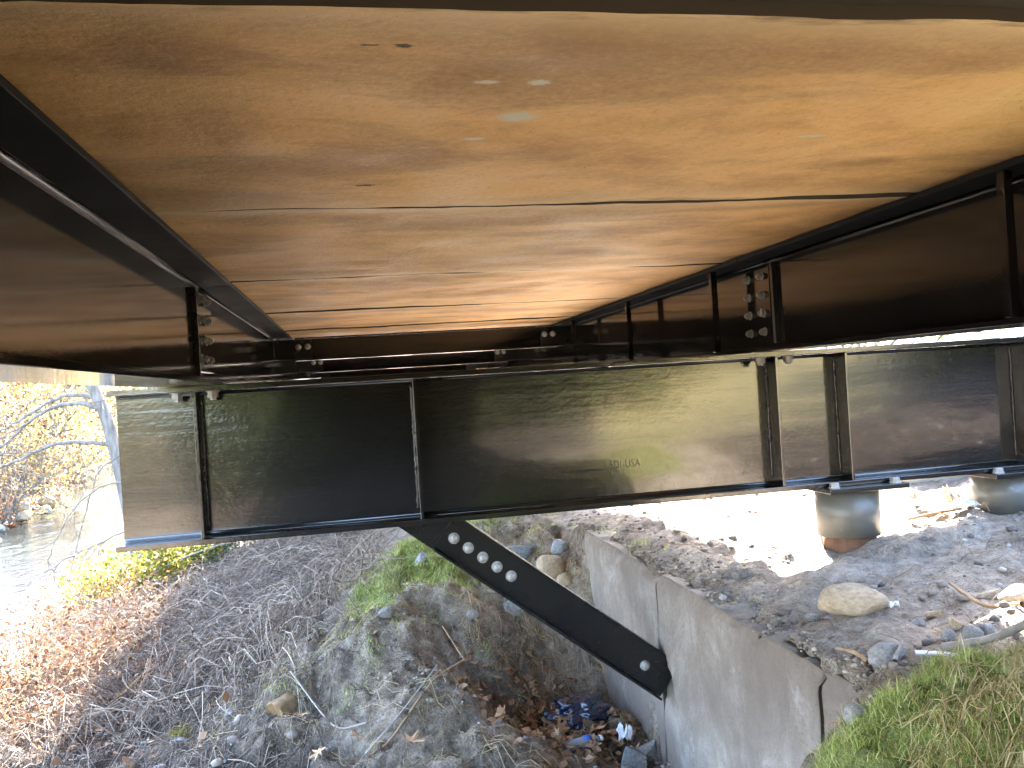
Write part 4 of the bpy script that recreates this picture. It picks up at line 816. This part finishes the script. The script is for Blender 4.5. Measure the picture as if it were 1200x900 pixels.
# ------------------------------------------------------------------ shrubs and trees
def grow(start, d, L, r, depth, rnd, out, tips, spread=0.7, up_=0.15, n=3):
    K = 6; P = [np.array(start, float)]; d = np.array(d, float); d /= np.linalg.norm(d)
    for k in range(K-1):
        d = d+rnd.normal(0, 0.13, 3)+np.array([0, 0, up_*0.2]); d /= np.linalg.norm(d); P.append(P[-1]+d*L/(K-1))
    out.append((np.array(P), r, r*0.55))
    if depth == 0: tips.append(P[-1]); tips.append(P[3]); return
    for k in range(n):
        q = rnd.integers(2, K); dd = d+rnd.normal(0, spread, 3)+np.array([0, 0, up_]); grow(P[q], dd, L*rnd.uniform(.5, .75), r*(0.62 if q < K-1 else .55), depth-1, rnd, out, tips, spread, up_, n)
    grow(P[-1], d, L*0.7, r*0.55, depth-1, rnd, out, tips, spread, up_, n)
def plant(seed, kind):
    rnd = np.random.default_rng(seed); out = []; tips = []
    if kind == 'tree':
        grow((0, 0, -0.2), (rnd.normal(0, .08), rnd.normal(0, .08), 1), 3.6, 0.17, 3, rnd, out, tips, .6, .25, 3); nl, sz, sp_ = 26, (.10, .2), .55
    elif kind == 'shrub':
        for k in range(7): grow((rnd.normal(0, .15), rnd.normal(0, .15), -0.1), (rnd.normal(0, .6), rnd.normal(0, .6), 1), 1.5, 0.028, 2, rnd, out, tips, .7, .1, 3)
        nl, sz, sp_ = 10, (.06, .13), .34
    elif kind == 'low':
        for k in range(16): grow((rnd.normal(0, .22), rnd.normal(0, .22), -0.05), (rnd.normal(0, .8), rnd.normal(0, .8), .8), .42, 0.007, 2, rnd, out, tips, .8, -.05, 3)
        nl, sz, sp_ = 9, (.012, .035), .07
    elif kind == 'leafy':
        for k in range(9): grow((rnd.normal(0, .15), rnd.normal(0, .15), -0.05), (rnd.normal(0, .5), rnd.normal(0, .5), 1), .42, 0.007, 2, rnd, out, tips, .7, .1, 3)
        nl, sz, sp_ = 14, (.03, .07), .10
    elif kind == 'bush':   # dense evergreen
        for k in range(8): grow((rnd.normal(0, .2), rnd.normal(0, .2), -0.1), (rnd.normal(0, .5), rnd.normal(0, .5), 1), 1.0, 0.03, 2, rnd, out, tips, .7, .15, 3)
        nl, sz, sp_ = 26, (.10, .2), .34
    P = np.array([o[0] for o in out]); V, F_ = tubes(P, [o[1] for o in out], [o[2] for o in out], 6)
    wood = mesh_np('stems', V, F_)
    T = np.array(tips); C = np.repeat(T, nl, 0)+rnd.normal(0, sp_, (len(T)*nl, 3)); C[:, 2] = np.maximum(C[:, 2], 0.03)
    V, F_ = leaf_quads(C, rnd.uniform(*sz, len(C)), rnd, 0.0, .6); return wood, mesh_np('leaves', V, F_)
PM = {}
def place(kind, seed, mat, x, y, scale, rz, name, label, cat, group=None, dz=0.0, parts=('stems', 'foliage'), wood='bark', squash=1.0):
    if (kind, seed) not in PM: PM[(kind, seed)] = plant(seed, kind)
    w, l = PM[(kind, seed)]
    if (kind, seed, mat) not in PM:
        a, b = w.copy(), l.copy(); a.materials.append(M[wood]); b.materials.append(M[mat]); PM[(kind, seed, mat)] = (a, b)
    a, b = PM[(kind, seed, mat)]
    e = empty(name, (x, y, float(gz(x, y))+dz), label, cat, group); e.rotation_euler = (0, 0, rz); e.scale = (scale, scale, scale*squash)
    for nm, me in zip(parts, (a, b)):
        o = bpy.data.objects.new(nm, me); COL.objects.link(o); o.parent = e
    return e
# near left: rusty dried shrubs
for i, (x, y, s, lab) in enumerate([(-2.55, 6.9, 1.0, 'rust brown dried shrub at the left edge, largest of the rusty shrubs'), (-2.15, 5.55, 0.75, 'rust brown shrub in the bottom left corner'), (-2.95, 8.3, 0.95, 'rust brown shrub at the left edge in front of the river'), (-2.55, 8.7, 0.6, 'low rust coloured shrub between the river and the brambles'), (-3.4, 7.3, 0.9, 'rusty shrub cut by the left edge of the picture')]):
    place('low', 50+i % 3, 'leaf_rust', x, y, s*1.35, i*1.3, 'dried_shrub', lab, 'shrub', 'rusty shrubs at the left', wood='stick_tan', squash=.95)
place('leafy', 60, 'leaf_yellowgreen', -2.22, 9.9, 1.0, 0.4, 'leafy_shrub', 'yellow green leafy shrub below the left end of the beam', 'shrub')
place('leafy', 61, 'leaf_yellowgreen', -2.55, 10.6, 1.05, 1.4, 'leafy_shrub', 'lower yellow shrub standing at the water left of the green one', 'shrub', squash=.8)
place('leafy', 62, 'leaf_green', -1.75, 10.3, 0.7, 2.4, 'leafy_shrub', 'dull green shrub right of the yellow green shrub', 'shrub')
place('leafy', 61, 'leaf_yellowgreen', -1.02, 4.78, 0.10, 0.4, 'seedling', 'tiny bright green seedling in the gravel at the lower left', 'seedling')
# far bank
far = [(-9.9, 26, 1.1), (-10.8, 29, 1.2), (-11.6, 31, 1.0), (-12.2, 34, 1.3), (-11.8, 37, 1.2), (-13.6, 37, 1.4), (-12.8, 41, 1.3), (-15.2, 42, 1.5), (-13.4, 46, 1.5), (-16, 48, 1.6), (-14, 52, 1.5), (-18, 55, 1.7), (-11, 25, 1.0), (-12.2, 28, 1.1), (-9.6, 55, 1.5), (-12, 58, 1.6), (-16, 60, 1.7), (-9.4, 22.5, 0.7)]
for i, (x, y, s) in enumerate(far):
    place('shrub', 70+i % 4, ('leaf_gold', 'leaf_rust', 'leaf_gold', 'leaf_yellowgreen')[i % 4], x, y, s, i*1.1, 'autumn_shrub', 'sunlit golden thicket shrub on the far river bank', 'shrub', 'autumn shrubs on the far bank')
for i, (x, y, s) in enumerate([(-11.2, 33, 1.0), (-13.2, 35, 1.1), (-14.5, 44, 1.2), (-17, 50, 1.3), (-12.5, 50, 1.2), (-11.3, 44, 1.0), (-19, 58, 1.3), (-13, 64, 1.4), (-8, 62, 1.3)]):
    place('tree', 80+i % 3, ('leaf_gold', 'leaf_rust', 'leaf_gold')[i % 3], x, y, s, i*1.7, 'autumn_tree', 'tall golden autumn tree behind the far river bank', 'tree', 'autumn trees behind the far bank', parts=('trunk', 'crown'))
# behind the viewer: evergreen bushes and bright trees, seen mirrored in the black paint
for i, (x, y, s) in enumerate([(-1.7, -8.2, 1.0), (-0.9, -7.6, 1.1), (0.2, -8.4, 1.2), (1.4, -7.8, 1.1), (2.7, -8.3, 1.2), (3.9, -8.6, 1.0), (8.9, -3.3, 1.0), (10.3, -3.2, 1.0), (11.8, -3.0, 1.1), (13.4, -2.8, 1.1)]):
    place('bush', 90+i % 3, 'leaf_green', x, y, s, i*1.9, 'evergreen_bush', 'dark evergreen bush growing behind the viewpoint, mirrored in the beam', 'bush', 'evergreen bushes behind the viewpoint')
for i, (x, y, s) in enumerate([(5.6, -9.2, .8), (6.9, -9.6, .8), (8.2, -9.2, .8), (9.4, -9.0, .7), (-3.7, -8.8, .7), (-4.6, -9.2, .8), (-5.9, -9, .8), (3, -17, 1.2), (0, -18, 1.2), (7, -14, 1.2)]):
    place('shrub', 70+i % 4, ('leaf_yellowgreen', 'leaf_gold')[i % 2], x, y, s*1.3, i*2.1, 'autumn_shrub', 'bright yellow thicket behind the viewpoint, mirrored in the beam', 'shrub', 'yellow thickets behind the viewpoint')
# unseen trees added on the near bank to shade the shrubs and river
for i, (x, y, s) in enumerate([(-1.5, 17.3, 1.0), (-2.4, 19.8, 1.05), (-3.4, 25.5, 1.1), (-2.8, 30, 1.2), (-4.3, 33, 1.2)]):
    place('tree', 80+i, 'leaf_gold', x, y, s, i*1.7+.5, 'autumn_tree', ('nearest', 'second', 'third', 'fourth', 'farthest')[i]+' golden tree added unseen on the near bank to shade shrubs and river', 'tree', 'added shade trees on the near bank', parts=('trunk', 'crown'))
place('tree', 82, 'leaf_gold', 4.7, 16.5, 0.85, 1.1, 'autumn_tree', 'unseen golden tree added past the right girder to dapple the soil', 'tree', parts=('trunk', 'crown'))  # unseen tree added to dapple the sunlit soil behind the wall
for i, (x, y, s) in enumerate([(8.4, 5.4, 2.0), (10.6, 5.6, 2.2)]):  # unseen evergreens added to shade the ground mirrored in the beam's right end
    place('bush', 91+i, 'leaf_green', x, y, s, i*1.9, 'shade_evergreen', ('nearer', 'farther')[i]+' unseen dark evergreen tree added right of the piles to cast shade', 'tree', 'added shade evergreens on the right bank', parts=('trunk', 'crown'))
# right beyond the bridge: low bank growth
for i, (x, y, s) in enumerate([(7.5, 12, 1.0), (9.5, 9, 1.1), (6.0, 15, 1.1), (3.0, 17, 1.1), (11, 6, 1.2)]):
    place('shrub', 71+i % 3, 'leaf_gold', x, y, s, i*2.1, 'autumn_shrub', 'golden shrub on the upper bank beyond the beam', 'shrub', 'golden shrubs on the upper bank')

# riverside tree whose limbs hang over the water at the left
rt_ = empty('riverside_tree', (-3.75, 15.5, -3.0), 'leaning bare tree with long limbs over the river, left of the beam', 'tree')
tr = [(-3.72, 15.5, -3.1), (-3.85, 15.5, -2.2), (-4.02, 15.5, -0.93), (-4.1, 15.5, -0.56), (-4.2, 15.5, -0.05), (-4.33, 15.5, 0.3), (-4.5, 15.5, 0.75), (-4.75, 15.5, 1.5), (-4.9, 15.6, 2.6), (-5.0, 15.7, 4.0)]
limbs = [[(-4.03, 15.5, -0.62), (-4.3, 15.4, -0.52), (-4.87, 15.3, -0.45), (-5.28, 15.2, -0.62), (-5.62, 15.1, -0.78), (-6.41, 15, -0.95)],
 [(-4.17, 15.5, -0.05), (-4.45, 15.4, 0.17), (-4.84, 15.3, 0.16), (-5.11, 15.3, 0.06), (-5.39, 15.2, -0.18), (-5.71, 15.2, -0.47), (-6.41, 15, -0.95)],
 [(-4.26, 15.5, 0.15), (-4.42, 15.6, 0.27), (-4.79, 15.7, 0.33), (-5.17, 15.7, 0.21), (-5.51, 15.8, 0.01), (-5.85, 15.8, -0.18), (-6.5, 15.9, -0.38)],
 [(-4.6, 15.55, 1.1), (-5.2, 15.5, 1.5), (-5.9, 15.3, 1.5), (-6.6, 15.1, 1.2)], [(-4.75, 15.5, 1.5), (-4.3, 15.5, 2.2), (-4.0, 15.4, 3.2)]]
def smooth_line(pts, m=24):
    P = np.array(pts, float); s = np.linspace(0, len(P)-1, m); Pi = np.stack([np.interp(s, np.arange(len(P)), P[:, k]) for k in range(3)], -1)
    for _ in range(3):
        for k in range(3): Pi[1:-1, k] = np.convolve(Pi[:, k], [.25, .5, .25], 'valid')
    return Pi
V, F_ = tubes(smooth_line(tr, 40)[None], [0.13], [0.06], 10); link('trunk', mesh_np('trunk', V, F_), 'bark', rt_, True)
rnd = np.random.default_rng(5)
for k, l in enumerate(limbs):
    Pi = smooth_line(l, 24); Pi[1:-1] += rnd.normal(0, .008, (22, 3)); V, F_ = tubes(Pi[None], [0.042], [0.014], 7)
    lo_ = link('limb', mesh_np('limb', V, F_), 'bark', rt_, True)
    out = []; tips = []
    for q in rnd.integers(3, 24, 9): grow(Pi[q], (rnd.normal(-.5, .5), rnd.normal(0, .5), rnd.normal(-.35, .5)), rnd.uniform(.4, .9), 0.010, 2, rnd, out, tips, .6, -.08, 2)
    V, F_ = tubes(np.array([o[0] for o in out]), [o[1] for o in out], [o[2] for o in out], 4)
    tw = link('twigs', mesh_np('twigs', V, F_), 'bark', rt_)
# drooping twigs nearer the viewer, reaching out from the bank sapling
sp = empty('bank_sapling', (-2.7, 12, -2.5), 'thin bare sapling drooping over the water under the beam end', 'sapling')
for l in [[(-2.7, 12.2, -2.6), (-2.75, 12.2, -1.4), (-3.1, 12.4, -0.55), (-3.55, 12.6, -0.75), (-3.8, 12.8, -1.4), (-4.0, 12.9, -1.9), (-4.15, 13, -2.5)], [(-2.72, 12.1, -1.5), (-3.08, 12, -1.58), (-3.41, 12, -1.72), (-3.76, 12, -1.84), (-4.02, 12, -2.01)], [(-2.73, 12.1, -1.65), (-3.07, 12, -1.8), (-3.29, 12, -1.94), (-3.51, 12, -2.14), (-3.74, 12, -2.4)], [(-2.75, 12.2, -1.3), (-3.2, 12.2, -0.9), (-3.6, 12, -1.1), (-3.9, 11.8, -1.6), (-4.0, 11.7, -2.0)]]:
    Pi = smooth_line(l, 22); Pi[1:-1] += rnd.normal(0, .01, (20, 3)); V, F_ = tubes(Pi[None], [0.014], [0.005], 5)
    link('branch', mesh_np('branch', V, F_), 'bark', sp, True)
    out = []; tips = []
    for q in rnd.integers(6, 22, 7): grow(Pi[q], (rnd.normal(-.4, .4), rnd.normal(0, .4), rnd.normal(-.6, .3)), rnd.uniform(.25, .5), 0.005, 1, rnd, out, tips, .6, -.1, 2)
    V, F_ = tubes(np.array([o[0] for o in out]), [o[1] for o in out], [o[2] for o in out], 3); link('twigs', mesh_np('twigs', V, F_), 'bark', sp)
